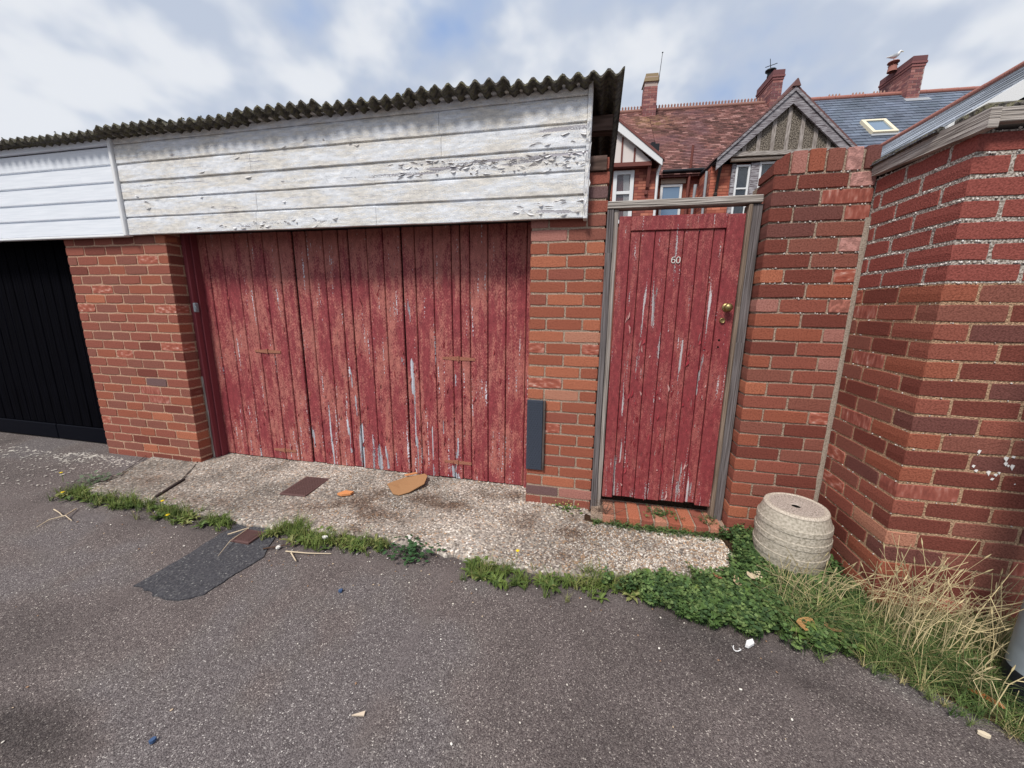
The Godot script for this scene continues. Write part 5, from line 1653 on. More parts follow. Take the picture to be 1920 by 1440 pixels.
	for zz in [-0.025, 0.025]:
		m = MB.new()
		m.col = lin(200, 150, 130)
		m.tube([Vector3(0.0, 0.11, zz), Vector3(0.005, 0.0, zz)], [0.007, 0.006], 5)
		part("leg", m.done(), M["vertex"], gull)

func crest(G: Node, o: Vector3, x0: float, x1: float, yr: float, sp: float) -> void:
	var m := MB.new()
	m.col = lin(140, 104, 96)
	m.tube([Vector3(x0, yr + 0.02, 0), Vector3(x1, yr + 0.02, 0)], [0.07, 0.07], 8)
	var x := x0 + 0.05
	while x < x1:
		m.lathe([Vector2(0.036, 0.0), Vector2(0.03, 0.06), Vector2(0.036, 0.09), Vector2(0.0, 0.13)], 5, Vector3(x, yr + 0.075, 0))
		x += sp
	part("ridge_crest", m.done(), M["far_tile"], G, o)

# ---------------------------------------------------------------- small things
func grid_cover(w: float, d: float, n: int) -> ArrayMesh:
	var m := MB.new()
	m.bev(Vector3(-w / 2, -0.02, -d / 2), Vector3(w / 2, 0.0, d / 2), 0.003)
	for i in n:
		for j in n:
			var x := lerpf(-w / 2 + 0.012, w / 2 - 0.012, (i + 0.5) / n)
			var z := lerpf(-d / 2 + 0.012, d / 2 - 0.012, (j + 0.5) / n)
			var r := w / n * 0.3
			m.box(Vector3(x - r, -0.002, z - r), Vector3(x + r, 0.003, z + r))
	return m.done()

func litter(called: String, label: String, cat: String, p: Vector3, outline: Array, th: float, col: Color, turn: float, tilt := 0.0, bend := 0.0, group := "") -> void:
	var m := MB.new()
	m.col = col
	var n := outline.size()
	var ctr := Vector2.ZERO
	for q in outline: ctr += q / n
	var f := func(q: Vector2) -> Vector3: return Vector3(q.x, bend * (q.x * q.x), q.y)
	for i in n:
		var a: Vector2 = outline[i]
		var b: Vector2 = outline[(i + 1) % n]
		var A: Vector3 = f.call(a)
		var B: Vector3 = f.call(b)
		var Cn: Vector3 = f.call(ctr)
		var am: Vector3 = f.call(a.lerp(ctr, 0.5))
		var bm: Vector3 = f.call(b.lerp(ctr, 0.5))
		var up := Vector3(0, th, 0)
		m.tri(Cn + up, am + up, bm + up, Vector3.UP)
		m.quad(am + up, A + up, B + up, bm + up, Vector3.UP)
		m.tri(Cn, am, bm, Vector3.DOWN)
		m.quad(am, A, B, bm, Vector3.DOWN)
		m.quad(A, B, B + up, A + up, Vector3(a.x + b.x - 2 * ctr.x, 0, a.y + b.y - 2 * ctr.y))
	single(called, m.done(), M["vertex"], label, cat, p, Basis(Vector3.UP, turn) * Basis(Vector3.RIGHT, tilt), group)

func blob(n: int, rx: float, rz: float, jag: float) -> Array:
	var a := []
	for i in n:
		var t := TAU * i / n
		var k := 1.0 + rng.randf_range(-jag, jag)
		a.append(Vector2(cos(t) * rx * k, sin(t) * rz * k))
	return a

func small_things() -> void:
	# stone barrel
	var br := thing("barrel_planter", "pale cast stone barrel lying upright in the brick corner, holed on top", "barrel", Vector3(1.062, 0.015, 0.335))
	br.set_meta("label", "pale cast stone barrel with a hole in its top, in the brick corner")
	var m := MB.new()
	var prof := [Vector2(0.0, 0.315), Vector2(0.019, 0.315), Vector2(0.019, 0.315), Vector2(0.02, 0.344), Vector2(0.024, 0.349), Vector2(0.06, 0.351), Vector2(0.118, 0.352), Vector2(0.129, 0.354), Vector2(0.135, 0.35), Vector2(0.1385, 0.342)]
	for band in [[0.288, 0.262], [0.222, 0.192], [0.14, 0.105]]:
		var rr := 0.15 + 0.0125 * (1.0 - pow((band[0] - 0.18) / 0.16, 2))
		var r2 := 0.15 + 0.0125 * (1.0 - pow((band[1] - 0.18) / 0.16, 2))
		prof += [Vector2(rr, band[0] + 0.001), Vector2(rr, band[0] + 0.001), Vector2(rr + 0.0035, band[0] - 0.001), Vector2(rr + 0.0035, band[0] - 0.001), Vector2(r2 + 0.0035, band[1] + 0.002), Vector2(r2 + 0.0035, band[1] + 0.002), Vector2(r2, band[1]), Vector2(r2, band[1])]
	prof += [Vector2(0.152, 0.05), Vector2(0.146, 0.0)]
	m.lathe(prof, 40, Vector3.ZERO, 0.006)
	part("body", m.done(), M["stone"], br)
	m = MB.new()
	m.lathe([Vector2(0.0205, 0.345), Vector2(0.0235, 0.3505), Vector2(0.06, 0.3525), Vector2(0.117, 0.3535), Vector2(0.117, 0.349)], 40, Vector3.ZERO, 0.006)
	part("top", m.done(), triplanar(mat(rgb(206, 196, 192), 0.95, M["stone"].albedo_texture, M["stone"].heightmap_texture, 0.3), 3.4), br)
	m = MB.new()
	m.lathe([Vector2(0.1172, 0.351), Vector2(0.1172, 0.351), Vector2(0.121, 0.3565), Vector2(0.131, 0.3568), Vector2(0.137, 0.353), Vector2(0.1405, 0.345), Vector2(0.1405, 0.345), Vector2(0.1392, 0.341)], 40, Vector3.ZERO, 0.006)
	part("lightened_worn_rim", m.done(), triplanar(mat(rgb(236, 233, 227), 0.95, M["mortar_smooth"].albedo_texture, M["stone"].heightmap_texture, 0.3), 4.0), br)  # worn edge, painted paler as a highlight that soft shading loses
	m = MB.new()
	m.lathe([Vector2(0.0, 0.0), Vector2(0.0165, 0.0005), Vector2(0.0165, 0.0005), Vector2(0.0185, 0.0285)], 16, Vector3(0, 0.3165, 0))
	part("hole", m.done(), M["hole"], br)  # near-black lining paints in the shade inside the hole
	# lamp post foot
	var lp := thing("lamp_post", "grey steel post at the right edge, rising from the dry grass", "post", Vector3(1.565, -0.02, 0.95))
	m = MB.new()
	m.lathe([Vector2(0.083, 4.5), Vector2(0.083, 0.1)], 36)
	part("shaft", m.done(), M["steel"], lp)
	m = MB.new()
	m.lathe([Vector2(0.0835, 0.16), Vector2(0.0855, 0.155), Vector2(0.0855, 0.0)], 36)
	part("black_foot", m.done(), M["black_metal"], lp)
	# chequered rubber plate on the pier
	var pl := thing("rubber_plate", "black chequered rubber plate fixed low on the brick pier", "plate", Vector3(-0.352, 0.27, 0.003))
	m = MB.new()
	m.bev(Vector3(-0.056, 0.0, 0.0), Vector3(0.05, 0.487, 0.012), 0.003)
	var rg := 0.017
	for i in range(-3, 4):
		for j in 30:
			var cx := i * rg + (rg * 0.5 if j % 2 else 0.0) - 0.003
			var cy := 0.012 + j * rg * 0.93
			if cx < -0.052 or cx > 0.046 or cy > 0.478: continue
			m.hexa([Vector3(cx - 0.0065, cy, 0.0135), Vector3(cx, cy - 0.0065, 0.0135), Vector3(cx + 0.0065, cy, 0.0135), Vector3(cx, cy + 0.0065, 0.0135), Vector3(cx - 0.0075, cy, 0.011), Vector3(cx, cy - 0.0075, 0.011), Vector3(cx + 0.0075, cy, 0.011), Vector3(cx, cy + 0.0075, 0.011)])
	part("plate", m.done(), M["rubber"], pl)
	m = MB.new()
	m.bev(Vector3(0.052, 0.002, 0.0), Vector3(0.066, 0.487, 0.016), 0.002)
	var es := part("edge_strip", m.done(), mat(rgb(120, 112, 110), 0.6, M["grey_wood_v"].albedo_texture), pl)
	m = MB.new()
	for y in [0.06, 0.18, 0.31, 0.43]: m.lathe([Vector2(0, 0.0), Vector2(0.003, -0.001), Vector2(0.0032, -0.002)], 8, Vector3(0, 0, 0) + Vector3(0.059, y, 0.0175))
	part("nails", m.done(), M["iron"], es)
	# covers
	var mc := single("drain_cover", grid_cover(0.205, 0.285, 14), M["iron"], "rusty square drain cover in the pale concrete before the door", "drain cover", Vector3(-2.06, 0.0215, 0.155), Basis(Vector3.UP, 0.06))
	var mc2 := single("drain_cover", grid_cover(0.13, 0.115, 9), M["iron"], "small rusty cover at the top of the dark asphalt patch", "drain cover", Vector3(-1.945, 0.006, 0.755), Basis(Vector3.UP, 0.0))
	# old bar set in the slab
	m = MB.new()
	m.bev(Vector3(-0.011, -0.01, -0.14), Vector3(0.011, 0.008, 0.14), 0.003)
	single("iron_bar", m.done(), mat(rgb(52, 44, 42), 0.9), "dark iron bar set in the concrete near the left pier", "bar", Vector3(-3.0, 0.018, 0.41), Basis(Vector3.UP, 0.36))
	# scraps
	var tan := lin(160, 122, 88)
	litter("cardboard", "large curved tan cardboard scrap by the foot of the garage door", "cardboard", Vector3(-1.31, 0.03, -0.02), [Vector2(-0.14, 0.06), Vector2(-0.06, -0.09), Vector2(0.06, -0.16), Vector2(0.1, -0.12), Vector2(0.13, 0.0), Vector2(0.06, 0.1), Vector2(0.0, 0.145), Vector2(-0.05, 0.14)], 0.006, tan, 0.0, 0.1, 1.2)
	litter("cardboard_strip", "small orange strip lying on the big cardboard scrap", "cardboard", Vector3(-1.34, 0.062, -0.13), [Vector2(-0.05, 0.02), Vector2(0.03, -0.025), Vector2(0.045, -0.01), Vector2(-0.03, 0.03)], 0.008, lin(200, 140, 96), 0.2, 0.05)
	litter("broken_tile", "small orange fragment on the concrete between cover and cardboard", "fragment", Vector3(-1.69, 0.02, 0.2), [Vector2(-0.05, 0.02), Vector2(-0.02, -0.03), Vector2(0.05, -0.025), Vector2(0.045, 0.01), Vector2(-0.01, 0.035)], 0.014, lin(208, 142, 92), 0.1, 0.0)
	for b in [[Vector3(-1.131, -0.006, 1.01), "blue scrap on the lane nearer the grass verge"], [Vector3(-1.29, -0.006, 1.704), "blue scrap on the lane close to the bottom edge"]]:
		litter("blue_scrap", b[1], "litter", b[0], blob(7, 0.009, 0.008, 0.3), 0.01, lin(66, 88, 122), 0.3, 0.0, 0.0, "blue scraps on the lane")
	litter("wood_chip", "pale wedge-shaped wood chip alone on the open asphalt", "wood chip", Vector3(-0.709, -0.006, 1.487), [Vector2(-0.022, 0.008), Vector2(0.018, -0.009), Vector2(0.02, 0.006)], 0.005, lin(206, 190, 170), 0.15)
	litter("paper_scrap", "crumpled white paper scrap at the verge below the clover", "litter", Vector3(0.687, -0.004, 0.896), [Vector2(-0.022, 0.008), Vector2(0.0, -0.012), Vector2(0.026, -0.012), Vector2(0.02, 0.006), Vector2(-0.01, 0.014)], 0.012, lin(228, 228, 228), 0.35, 0.1, 8.0)
	m = MB.new()
	m.col = lin(222, 222, 222)
	var rp := []
	var rr := []
	for i in 9:
		var a := -0.6 + i * 0.55
		rp.append(Vector3(cos(a) * 0.014, 0.004 + 0.004 * sin(a * 2), sin(a) * 0.012)); rr.append(0.0022)
	m.tube(rp, rr, 5)
	single("plastic_ring", m.done(), M["vertex"], "broken white plastic ring beside the paper scrap", "litter", Vector3(0.635, -0.006, 0.926))
	litter("snail_shell", "cream oval shell on the asphalt near the right edge", "shell", Vector3(1.312, -0.006, 1.094), blob(9, 0.016, 0.008, 0.1), 0.01, lin(214, 200, 176), -0.3)
	litter("fallen_leaf", "orange brown leaf in the grass by the bottom right corner", "leaf", Vector3(1.40, 0.04, 0.985), [Vector2(-0.045, 0.0), Vector2(-0.015, -0.012), Vector2(0.03, -0.008), Vector2(0.045, 0.0), Vector2(0.02, 0.011), Vector2(-0.02, 0.01)], 0.002, lin(186, 106, 66), -0.75, 0.2, -6.0, "fallen leaves in the verge")
	for l in [[Vector3(0.834, 0.07, 0.54), "pale dry leaf leaning against the stems before the barrel", lin(206, 188, 160), 0.04], [Vector3(0.735, 0.065, 0.60), "pale curled leaf on the clover left of the barrel", lin(196, 170, 140), 0.035], [Vector3(0.649, 0.07, 0.585), "small brown leaf on the clover furthest left", lin(140, 92, 70), 0.025],
			[Vector3(0.77, 0.05, 0.80), "small red brown leaf at the edge of clover and lane", lin(150, 84, 60), 0.025], [Vector3(0.926, 0.06, 0.80), "broad tan leaf in the grass below the barrel", lin(184, 140, 92), 0.045], [Vector3(1.03, 0.06, 0.80), "faded brown leaf in grass right of the broad tan leaf", lin(150, 118, 84), 0.035]]:
		litter("fallen_leaf", l[1], "leaf", l[0], blob(8, l[3], l[3] * 0.55, 0.25), 0.002, l[2], rng.randf() * 3.0, 0.25, 6.0, "fallen leaves in the verge")
	# sticks
	var dry := lin(196, 180, 156)
	for s in [["branched pale twig lying left of the weeds near the lane", [[Vector3(-3.32, 0.0, 0.76), Vector3(-3.25, 0.012, 0.85), Vector3(-3.16, 0.0, 0.87)], [Vector3(-3.25, 0.012, 0.85), Vector3(-3.3, 0.004, 0.9), Vector3(-3.27, 0.0, 0.97)], [Vector3(-3.45, 0.0, 0.8), Vector3(-3.34, 0.008, 0.83), Vector3(-3.25, 0.01, 0.86)]]],
			["straight pale stick on the asphalt right of the patch", [[Vector3(-1.62, 0.0, 0.82), Vector3(-1.48, 0.004, 0.81), Vector3(-1.36, 0.0, 0.78)], [Vector3(-1.58, 0.0, 0.825), Vector3(-1.5, 0.003, 0.88)]]],
			["thin curved stem lying over the small drain cover", [[Vector3(-2.06, 0.012, 0.78), Vector3(-1.99, 0.018, 0.7), Vector3(-1.985, 0.014, 0.83), Vector3(-1.93, 0.01, 0.95)]]],
			["dark twig at the verge beside the small drain cover", [[Vector3(-1.76, 0.0, 0.83), Vector3(-1.66, 0.006, 0.78), Vector3(-1.58, 0.0, 0.74)]]]]:
		m = MB.new()
		m.col = dry if not s[0].begins_with("dark") else lin(84, 66, 54)
		for br2 in s[1]:
			var rad := []
			for i in br2.size(): rad.append(0.0042 - 0.001 * i)
			m.tube(br2, rad, 6)
		single("twig", m.done(), M["vertex"], s[0], "twig", Vector3.ZERO)
	# bits
	var k := 0
	for w in [[Vector3(-1.689, -0.004, 0.80), "white chip beside the dark twig"], [Vector3(-1.46, 0.03, 0.70), "white scrap in the grass right of the patch"], [Vector3(-1.0, 0.012, 0.565), "pale stone on the concrete edge above the dark leafy clump"]]:
		litter("white_chip", w[1], "litter", w[0], blob(6, 0.015, 0.01, 0.25), 0.011, lin(226, 224, 218), rng.randf() * 3, 0.2, 0.0, "white chips near the verge")
	# small chips, lichen spots on the old tarmac
	var ico := SphereMesh.new()
	ico.radius = 0.5; ico.height = 0.5; ico.radial_segments = 7; ico.rings = 3
	var xfs := []
	var cols := []
	for i in 900:
		var p := Vector3(rng.randf_range(-7.0, -3.75), 0, rng.randf_range(-0.08, 0.62))
		if i > 380: p = Vector3(-4.35 + rng.randfn(0, 0.45), 0, 0.03 + absf(rng.randfn(0, 0.12)))
		if p.x > -3.8: continue
		if p.x > -4.25 and p.z < 0.03: continue
		var s := rng.randf_range(0.004, 0.015) * (2.0 if rng.randf() < 0.07 else 1.0)
		xfs.append(Transform3D(Basis(Vector3.UP, rng.randf() * TAU) * Basis.from_scale(Vector3(s * 1.6, 0.004, s)), p + Vector3(0, 0.008 * smoothstep(0.5, -0.2, p.z) - 0.004, 0)))
		cols.append(lin(200, 194, 186) * rng.randf_range(0.75, 1.1))
	for i in 320:
		var p := Vector3(rng.randf_range(-3.4, 0.9), -0.008, 0)
		p.z = edge_z(p.x) + absf(rng.randfn(0.0, 0.16)) + 0.02
		if rng.randf() < 0.25: p.z = rng.randf_range(0.8, 2.0)
		var s := rng.randf_range(0.003, 0.009)
		xfs.append(Transform3D(Basis(Vector3.UP, rng.randf() * TAU) * Basis.from_scale(Vector3(s * 1.4, s * 0.8, s)), p))
		cols.append([lin(226, 222, 214), lin(190, 170, 146), lin(206, 200, 190), lin(150, 120, 96)][rng.randi() % 4])
	stuff("stone_chips", ico, M["pebble"], xfs, cols, self, "pale chips and lichen spots scattered on the tarmac", "stone chips")

# ---------------------------------------------------------------- plants
func tuft(blades: int, hgt: float, spread: float, w: float, curve: float, sd: int) -> ArrayMesh:
	var r := RandomNumberGenerator.new()
	r.seed = sd
	var m := MB.new()
	for i in blades:
		var a := r.randf() * TAU
		var lean := r.randf_range(0.15, 1.0) * spread
		var hh := hgt * r.randf_range(0.55, 1.1)
		var p := Vector3(r.randf_range(-0.012, 0.012), 0, r.randf_range(-0.012, 0.012))
		var dir := Vector3(cos(a), 0, sin(a))
		var side := Vector3(-sin(a), 0, cos(a))
		var c := r.randf_range(0.8, 1.15)
		m.col = Color(c, c, c * r.randf_range(0.8, 1.1))
		var prev := []
		for k in 4:
			var t := k / 3.0
			var q := p + dir * (lean * hh * (t * 0.4 + curve * t * t)) + Vector3.UP * hh * (t - 0.35 * curve * t * t * lean)
			var ww := w * (1.0 - t * 0.92)
			var sec := [q - side * ww, q + side * ww]
			if k > 0:
				var nn := (dir * -0.4 + Vector3.UP).normalized()
				m.quad(prev[0], prev[1], sec[1], sec[0], nn)
			prev = sec
	return m.done()

func clover(sd: int) -> ArrayMesh:
	var r := RandomNumberGenerator.new()
	r.seed = sd
	var m := MB.new()
	for s in 4:
		var h := r.randf_range(0.02, 0.05)
		var b := Vector3(r.randf_range(-0.02, 0.02), 0, r.randf_range(-0.02, 0.02))
		var top := b + Vector3(r.randf_range(-0.01, 0.01), h, r.randf_range(-0.01, 0.01))
		m.col = Color(0.8, 0.9, 0.7)
		m.tube([b, top], [0.0008, 0.0006], 3, false)
		var a0 := r.randf() * TAU
		for l in 3:
			var a := a0 + TAU * l / 3.0
			var d := Vector3(cos(a), r.randf_range(-0.55, 0.6), sin(a)).normalized()
			var sd2 := Vector3(-sin(a), r.randf_range(-0.4, 0.4), cos(a)).normalized()
			var L := r.randf_range(0.008, 0.015)
			var c := r.randf_range(0.75, 1.2)
			m.col = Color(c, c, c)
			var pts := [top, top + d * L * 0.45 + sd2 * L * 0.45, top + d * L * 0.95 + sd2 * L * 0.38, top + d * L, top + d * L * 0.95 - sd2 * L * 0.38, top + d * L * 0.45 - sd2 * L * 0.45]
			for k in range(1, 5): m.tri(pts[0], pts[k], pts[k + 1], Vector3.UP)
	return m.done()

func broad(sd: int, n: int, L: float, W: float, up: float) -> ArrayMesh:    # rosette of broad toothed leaves
	var r := RandomNumberGenerator.new()
	r.seed = sd
	var m := MB.new()
	for i in n:
		var a := r.randf() * TAU
		var dir := Vector3(cos(a), 0, sin(a))
		var side := Vector3(-sin(a), 0, cos(a))
		var ll := L * r.randf_range(0.6, 1.1)
		var c := r.randf_range(0.75, 1.2)
		m.col = Color(c, c, c)
		var prev := []
		var rise := r.randf_range(0.3, 1.0) * up
		for k in 6:
			var t := k / 5.0
			var q := dir * ll * t + Vector3.UP * (rise * sin(t * 2.2) * ll)
			var ww := W * sin(PI * pow(clampf(t * 0.96 + 0.03, 0, 1), 0.8)) * (1.0 if k % 2 else 0.72)
			var sec := [q - side * ww + Vector3(0, ww * 0.3, 0), q, q + side * ww + Vector3(0, ww * 0.3, 0)]
			if k > 0:
				m.quad(prev[0], prev[1], sec[1], sec[0], Vector3.UP)
				m.quad(prev[1], prev[2], sec[2], sec[1], Vector3.UP)
			prev = sec
	return m.done()

func in_poly(p: Vector2, poly: PackedVector2Array) -> bool:
	return Geometry2D.is_point_in_polygon(p, poly)

func gy(x: float, z: float) -> float:
	return 0.01 + 0.03 * smoothstep(0.4, 1.0, x) * smoothstep(0.75, 0.3, z)

func plants() -> void:
	var g_cols := [lin(96, 114, 58), lin(110, 128, 66), lin(80, 100, 52), lin(132, 136, 84)]
	var d_cols := [lin(54, 76, 44), lin(66, 90, 50), lin(78, 102, 56), lin(98, 118, 70)]
	# verge: strip of grass along the join of concrete and lane
	for strip in [["verge_grass", "strip of short grass along the concrete edge left of the patch", [Vector2(-3.72, 0.6), Vector2(-3.3, 0.64), Vector2(-2.9, 0.62), Vector2(-2.55, 0.68), Vector2(-2.16, 0.68)], 320],
			["verge_grass", "grass and small weeds along the concrete edge right of the patch", [Vector2(-1.84, 0.7), Vector2(-1.78, 0.62), Vector2(-1.6, 0.68), Vector2(-1.4, 0.68), Vector2(-1.1, 0.68)], 290],
			["verge_grass", "low green weeds along the pebbly concrete edge before the gate", [Vector2(-0.62, 0.72), Vector2(-0.45, 0.73), Vector2(-0.2, 0.74), Vector2(0.1, 0.68), Vector2(0.4, 0.66), Vector2(0.62, 0.62)], 300]]:
		var xfs := [[], []]
		var cols := [[], []]
		var line: Array = strip[2]
		var wide: float = 0.045
		for i in strip[3]:
			var t := rng.randf() * (line.size() - 1)
			var a: Vector2 = line[int(t)]
			var p: Vector2 = a.lerp(line[mini(int(t) + 1, line.size() - 1)], t - int(t))
			p += Vector2(rng.randfn(0, 0.015), rng.randfn(0, wide * 0.8))
			var clump := 0.42 + 0.6 * sin(p.x * 9.0 + 1.0) * sin(p.x * 23.0)
			if rng.randf() > clump + 0.35: continue
			var s := rng.randf_range(0.6, 1.35)
			var k := 0 if rng.randf() < 0.7 else 1
			xfs[k].append(Transform3D(Basis(Vector3.UP, rng.randf() * TAU).scaled(Vector3.ONE * s), Vector3(p.x, -0.006, p.y)))
			cols[k].append(g_cols[rng.randi() % 4] * rng.randf_range(0.8, 1.15))
		stuff(strip[0], tuft(13, 0.075, 1.0, 0.0019, 0.6, 7), M["grass"], xfs[0], cols[0], self, strip[1], "grass")
		var lo: Array = strip[2]
		stuff("verge_weeds", broad(8, 9, 0.045, 0.008, 0.5), M["leaf"], xfs[1], cols[1], self, "leafy weeds among " + strip[1].replace("strip of ", "").replace("grass and small weeds", "the grass").replace("low green weeds", "the weeds"), "weeds")
	# dark leafy clumps
	for c in [[Vector3(-0.93, -0.005, 0.68), 0.12, "dark leafy weed clump on the verge in the middle", 120, lin(58, 88, 56)], [Vector3(-3.68, 0.0, 0.44), 0.11, "grey green weed growing in the slanting crack on the left", 80, lin(92, 108, 84)], [Vector3(-0.12, 0.012, 0.04), 0.075, "small weed with pale buds at the foot of the pier", 26, lin(84, 104, 58)]]:
		var W := thing("weed", c[2], "weed", c[0])
		var m := MB.new()
		var cc: Color = c[4]
		for i in c[3]:
			var off := Vector3(rng.randfn(0, c[1] * 0.55), rng.randf_range(0.005, 0.05), rng.randfn(0, c[1] * 0.4))
			var a := rng.randf() * TAU
			var L := rng.randf_range(0.018, 0.036)
			var d := Vector3(cos(a), rng.randf_range(-0.1, 0.5), sin(a)).normalized()
			var sd := Vector3(-sin(a), 0, cos(a))
			m.col = cc * rng.randf_range(0.7, 1.25)
			m.col.a = 1.0
			var p := [off, off + d * L * 0.4 + sd * L * 0.32, off + d * L * 0.75 + sd * L * 0.25, off + d * L, off + d * L * 0.75 - sd * L * 0.25, off + d * L * 0.4 - sd * L * 0.32]
			for k in range(1, 5): m.tri(p[0], p[k], p[k + 1], Vector3.UP)
		part("leaves", m.done(), M["leaf"], W).set_meta("kind", "stuff")
		m = MB.new()
		for i in 12:
			m.col = cc * 0.8
			m.col.a = 1.0
			m.tube([Vector3(rng.randfn(0, 0.01), 0, rng.randfn(0, 0.01)), Vector3(rng.randfn(0, c[1] * 0.5), rng.randf_range(0.02, 0.05), rng.randfn(0, c[1] * 0.4))], [0.0014, 0.001], 4, false)
		if c[0].x > -0.2:
			for i in 16:
				m.col = lin(216, 212, 130)
				m.lathe([Vector2(0, 0.004), Vector2(0.004, 0), Vector2(0, -0.004)], 6, Vector3(rng.randfn(0, 0.05), rng.randf_range(0.03, 0.07), rng.randfn(0, 0.03)))
		part("stems", m.done(), M["leaf"], W).set_meta("kind", "stuff")
	# dandelions
	for f in [[Vector3(-3.927, 0.0, 0.50), 0.075, "yellow dandelion furthest left, standing clear of the grass"], [Vector3(-3.62, 0.0, 0.66), 0.03, "yellow dandelion low in the left end of the grass"], [Vector3(-2.75, 0.0, 0.63), 0.06, "yellow dandelion at the back of the grass near the slab edge"], [Vector3(-2.57, 0.0, 0.735), 0.04, "yellow dandelion at the lane side of the grass"], [Vector3(-0.345, 0.0, 0.60), 0.055, "lone yellow dandelion below the brick pier"]]:
		var F := thing("dandelion", f[2], "flower", f[0], rng.randf() * TAU, "dandelions along the verge")
		var m := MB.new()
		m.col = lin(110, 130, 70)
		m.tube([Vector3.ZERO, Vector3(0.003, f[1] * 0.6, 0), Vector3(0, f[1], 0.004)], [0.0016, 0.0014, 0.0014], 5)
		part("stem", m.done(), M["leaf"], F)
		m = MB.new()
		m.col = lin(236, 206, 30)
		var r := 0.015
		for k in 22:
			var a := TAU * k / 22.0
			var rr := r * (1.0 if k % 2 else 0.7)
			var d := Vector3(cos(a), 0, sin(a))
			var s := Vector3(-sin(a), 0, cos(a)) * 0.0025
			var p := Vector3(0, f[1], 0.004)
			m.tri(p + s, p - s, p + d * rr + Vector3(0, 0.004, 0), Vector3.UP)
		m.lathe([Vector2(0, 0.006), Vector2(0.006, 0.004), Vector2(0.008, 0.0)], 9, Vector3(0, f[1], 0.004))
		part("flower_head", m.done(), M["leaf"], F)
	# clover carpet before the gate, right side
	var gn2 := noise(142, 3.0, 3)
	var poly := PackedVector2Array([Vector2(0.15, 0.66), Vector2(0.5, 0.6), Vector2(0.82, 0.47), Vector2(0.86, 0.1), Vector2(1.26, 0.12), Vector2(1.26, 0.7), Vector2(0.95, 0.86), Vector2(0.75, 0.86), Vector2(0.6, 0.84), Vector2(0.4, 0.78), Vector2(0.15, 0.71)])
	var xfs := [[], []]
	var cols := [[], []]
	while xfs[0].size() + xfs[1].size() < 3600:
		var p := Vector2(rng.randf_range(0.1, 1.28), rng.randf_range(0.08, 0.9))
		if not in_poly(p + Vector2(gn2.get_noise_2d(p.x * 3.0, p.y * 3.0), gn2.get_noise_2d(p.y * 3.0 + 40.0, p.x * 3.0)) * 0.09, poly): continue
		if (p - Vector2(1.062, 0.335)).length() < 0.15: continue
		var k := rng.randi() % 2
		if gn2.get_noise_2d(p.x, p.y) < -0.18 and rng.randf() < 0.8: continue
		var s := rng.randf_range(0.6, 1.5)
		xfs[k].append(Transform3D(Basis(Vector3.UP, rng.randf() * TAU).scaled(Vector3.ONE * s), Vector3(p.x, gy(p.x, p.y) - 0.005, p.y)))
		cols[k].append(d_cols[rng.randi() % 4] * rng.randf_range(0.8, 1.3))
	stuff("clover", clover(3), M["leaf"], xfs[0], cols[0], self, "dark green clover carpet left of and around the stone barrel", "clover")
	stuff("ground_cover", clover(5), M["leaf"], xfs[1], cols[1], self, "small round-leaved ground cover among the clover by the barrel", "ground cover")
	# moss and weeds on and before the doorstep
	xfs = [[], []]
	cols = [[], []]
	for i in 300:
		var p := Vector2(rng.randf_range(0.06, 0.86), 0.14 + absf(rng.randfn(0, 0.025)))
		if rng.randf() < 0.16: p = Vector2(0.47 + rng.randfn(0, 0.05), 0.0 + rng.randf() * 0.1)
		elif rng.randf() < 0.08: p = Vector2(0.74 + rng.randfn(0, 0.03), 0.02 + rng.randf() * 0.08)
		var y := 0.06 if p.y < 0.12 else 0.012
		var k := rng.randi() % 2
		var s := rng.randf_range(0.35, 0.8)
		xfs[k].append(Transform3D(Basis(Vector3.UP, rng.randf() * TAU).scaled(Vector3.ONE * s), Vector3(p.x, y, p.y)))
		cols[k].append(d_cols[rng.randi() % 4] * rng.randf_range(0.9, 1.3))
	stuff("step_weeds", clover(9), M["leaf"], xfs[0], cols[0], self, "tiny leafy weeds along and on the brick doorstep", "weeds")
	stuff("step_moss", tuft(12, 0.05, 1.3, 0.0016, 0.6, 19), M["grass"], xfs[1], cols[1], self, "short moss and grass along the brick doorstep", "moss")
	# thick grass at the right
	var gn := noise(141, 4.0, 3)
	poly = PackedVector2Array([Vector2(0.84, 0.62), Vector2(1.25, 0.55), Vector2(1.27, 0.61), Vector2(1.9, 0.62), Vector2(2.6, 0.62), Vector2(2.6, 1.35), Vector2(1.75, 1.32), Vector2(1.42, 1.12), Vector2(1.2, 0.99), Vector2(1.0, 0.89), Vector2(0.84, 0.87)])
	xfs = [[], []]
	cols = [[], []]
	# broad dock-like leaves among the clover
	var bx := []
	var bc := []
	for i in 34:
		var p := Vector2(rng.randf_range(0.3, 1.2), rng.randf_range(0.45, 0.86))
		if p.y > lerpf(0.72, 0.92, (p.x - 0.2) / 1.0) or p.y < 0.62 - 0.2 * p.x + 0.05 or (p - Vector2(1.062, 0.335)).length() < 0.2: continue
		bx.append(Transform3D(Basis(Vector3.UP, rng.randf() * TAU).scaled(Vector3.ONE * rng.randf_range(0.8, 1.5)), Vector3(p.x, gy(p.x, p.y) + 0.02, p.y)))
		bc.append([lin(96, 122, 60), lin(80, 106, 56), lin(120, 138, 72)][rng.randi() % 3])
	stuff("broad_weeds", broad(31, 7, 0.055, 0.014, 0.6), M["leaf"], bx, bc, self, "broad-leaved weeds scattered through the clover by the lane", "weeds")
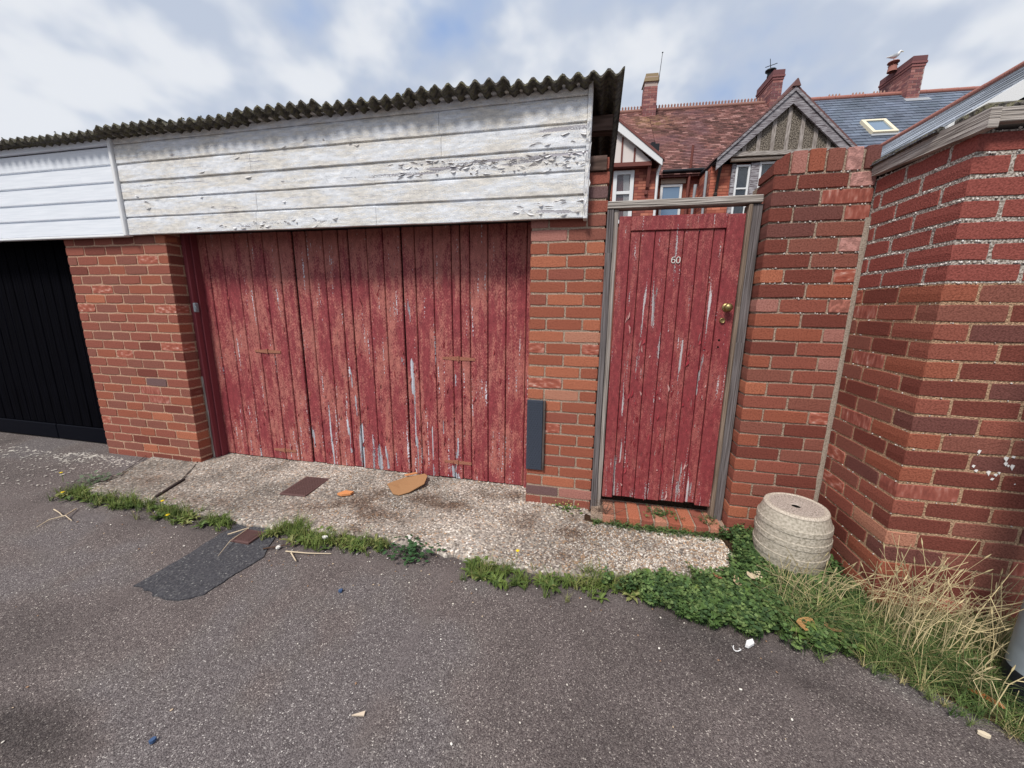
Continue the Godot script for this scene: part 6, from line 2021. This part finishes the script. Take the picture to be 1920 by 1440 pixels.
	while xfs[0].size() + xfs[1].size() < 2300:
		var p := Vector2(rng.randf_range(0.8, 2.6), rng.randf_range(0.5, 1.4))
		if not in_poly(p + Vector2(gn.get_noise_2d(p.x * 2.0, p.y * 2.0), gn.get_noise_2d(p.y * 2.0 + 40.0, p.x * 2.0)) * 0.08, poly): continue
		if p.x > 1.27 and p.y < 0.61: continue
		var front := smoothstep(0.22, 0.0, lerpf(0.87, 1.32, clampf((p.x - 0.84) / 0.91, 0, 1)) - p.y)
		if rng.randf() < front * 0.55 + 0.12 * absf(gn.get_noise_2d(p.x, p.y)) * 4.0: continue
		var k := 0 if rng.randf() < 0.6 - front * 0.4 else 1
		var s := rng.randf_range(0.5, 1.15) * (1.0 - front * 0.4)
		xfs[k].append(Transform3D(Basis(Vector3.UP, rng.randf() * TAU).scaled(Vector3(s, s * rng.randf_range(0.8, 1.1), s)), Vector3(p.x, gy(p.x, p.y) - 0.01, p.y)))
		var c: Color = [lin(80, 104, 56), lin(68, 92, 50), lin(98, 118, 66), lin(124, 134, 86)][rng.randi() % 4] * rng.randf_range(0.8, 1.2)
		if rng.randf() < 0.16: c = lin(172, 160, 118)
		cols[k].append(c)
	stuff("long_grass", tuft(12, 0.15, 1.2, 0.0021, 0.85, 21), M["grass"], xfs[0], cols[0], self, "long green grass below the corner wall at bottom right", "grass")
	stuff("short_grass", tuft(14, 0.09, 1.4, 0.002, 0.8, 23), M["grass"], xfs[1], cols[1], self, "shorter grass between the long blades below the corner wall", "grass")
	# dry stems
	for grp in [["dry_stems", "tall straw-coloured dry grass stems against the corner wall", 125, [1.22, 1.62], [0.66, 0.86], [0.22, 0.48]], ["dry_stems", "thin dry grass stems in front of the stone barrel", 46, [0.9, 1.27], [0.5, 0.64], [0.14, 0.28]], ["dry_stems", "dry grass tips leaning over the lane at the bottom right", 46, [1.35, 1.7], [0.8, 1.05], [0.12, 0.3]]]:
		var m := MB.new()
		for i in grp[2]:
			var p := Vector3(rng.randf_range(grp[3][0], grp[3][1]), 0.01, rng.randf_range(grp[4][0], grp[4][1]))
			if Vector2(p.x - 1.565, p.z - 0.95).length() < 0.1: continue
			var hh := rng.randf_range(grp[5][0], grp[5][1])
			var lean := Vector3(rng.randfn(0.05, 0.22), 0, rng.randfn(0.06, 0.12))
			var c := rng.randf_range(0.75, 1.05)
			m.col = lin(206 * c, 190 * c, 148 * c)
			var q1 := p + Vector3(0, hh * 0.5, 0) + lean * hh * 0.4
			var q2 := p + Vector3(0, hh * rng.randf_range(0.75, 0.98), 0) + lean * hh * 1.3
			if q2.x > 1.27 and q2.z < 0.61: q2.z = 0.615
			if q1.x > 1.27 and q1.z < 0.61: q1.z = 0.615
			var w := rng.randf_range(0.0009, 0.0017)
			m.tube([p, q1, q2], [w * 1.3, w, w * 0.7], 4, false)
			if rng.randf() < 0.45:
				var dd := (q2 - q1).normalized()
				m.tube([q2, q2 + dd * 0.012, q2 + dd * 0.028], [w, 0.003, 0.0008], 5, false)
			if rng.randf() < 0.6:
				var a := q1.lerp(q2, rng.randf() * 0.5)
				m.tube([a, a + Vector3(rng.randfn(0, 0.04), rng.randf_range(-0.02, 0.04), absf(rng.randfn(0, 0.03))), a + Vector3(rng.randfn(0, 0.07), rng.randf_range(-0.06, 0.03), absf(rng.randfn(0, 0.05)))], [w, w * 0.9, 0.0005], 4, false)
		var o := single(grp[0], m.done(), M["grass"], grp[1], "dry grass")
		o.set_meta("kind", "stuff")
	# tangle of bare roots at the foot of the left gate post
	var t := MB.new()
	for i in 26:
		t.col = lin(110, 92, 80) * rng.randf_range(0.8, 1.3)
		t.col.a = 1.0
		var p := Vector3(0.1 + rng.randfn(0, 0.03), 0.06, 0.07 + rng.randf() * 0.05)
		t.tube([p, p + Vector3(rng.randfn(0, 0.04), rng.randf_range(0.02, 0.1), rng.randf() * 0.03), p + Vector3(rng.randfn(0.02, 0.06), rng.randf_range(0.0, 0.12), rng.randf() * 0.05)], [0.0016, 0.0012, 0.0006], 4, false)
	single("dry_tangle", t.done(), M["vertex"], "tangle of dry grey stems at the foot of the left gate post", "dry stems").set_meta("kind", "stuff")
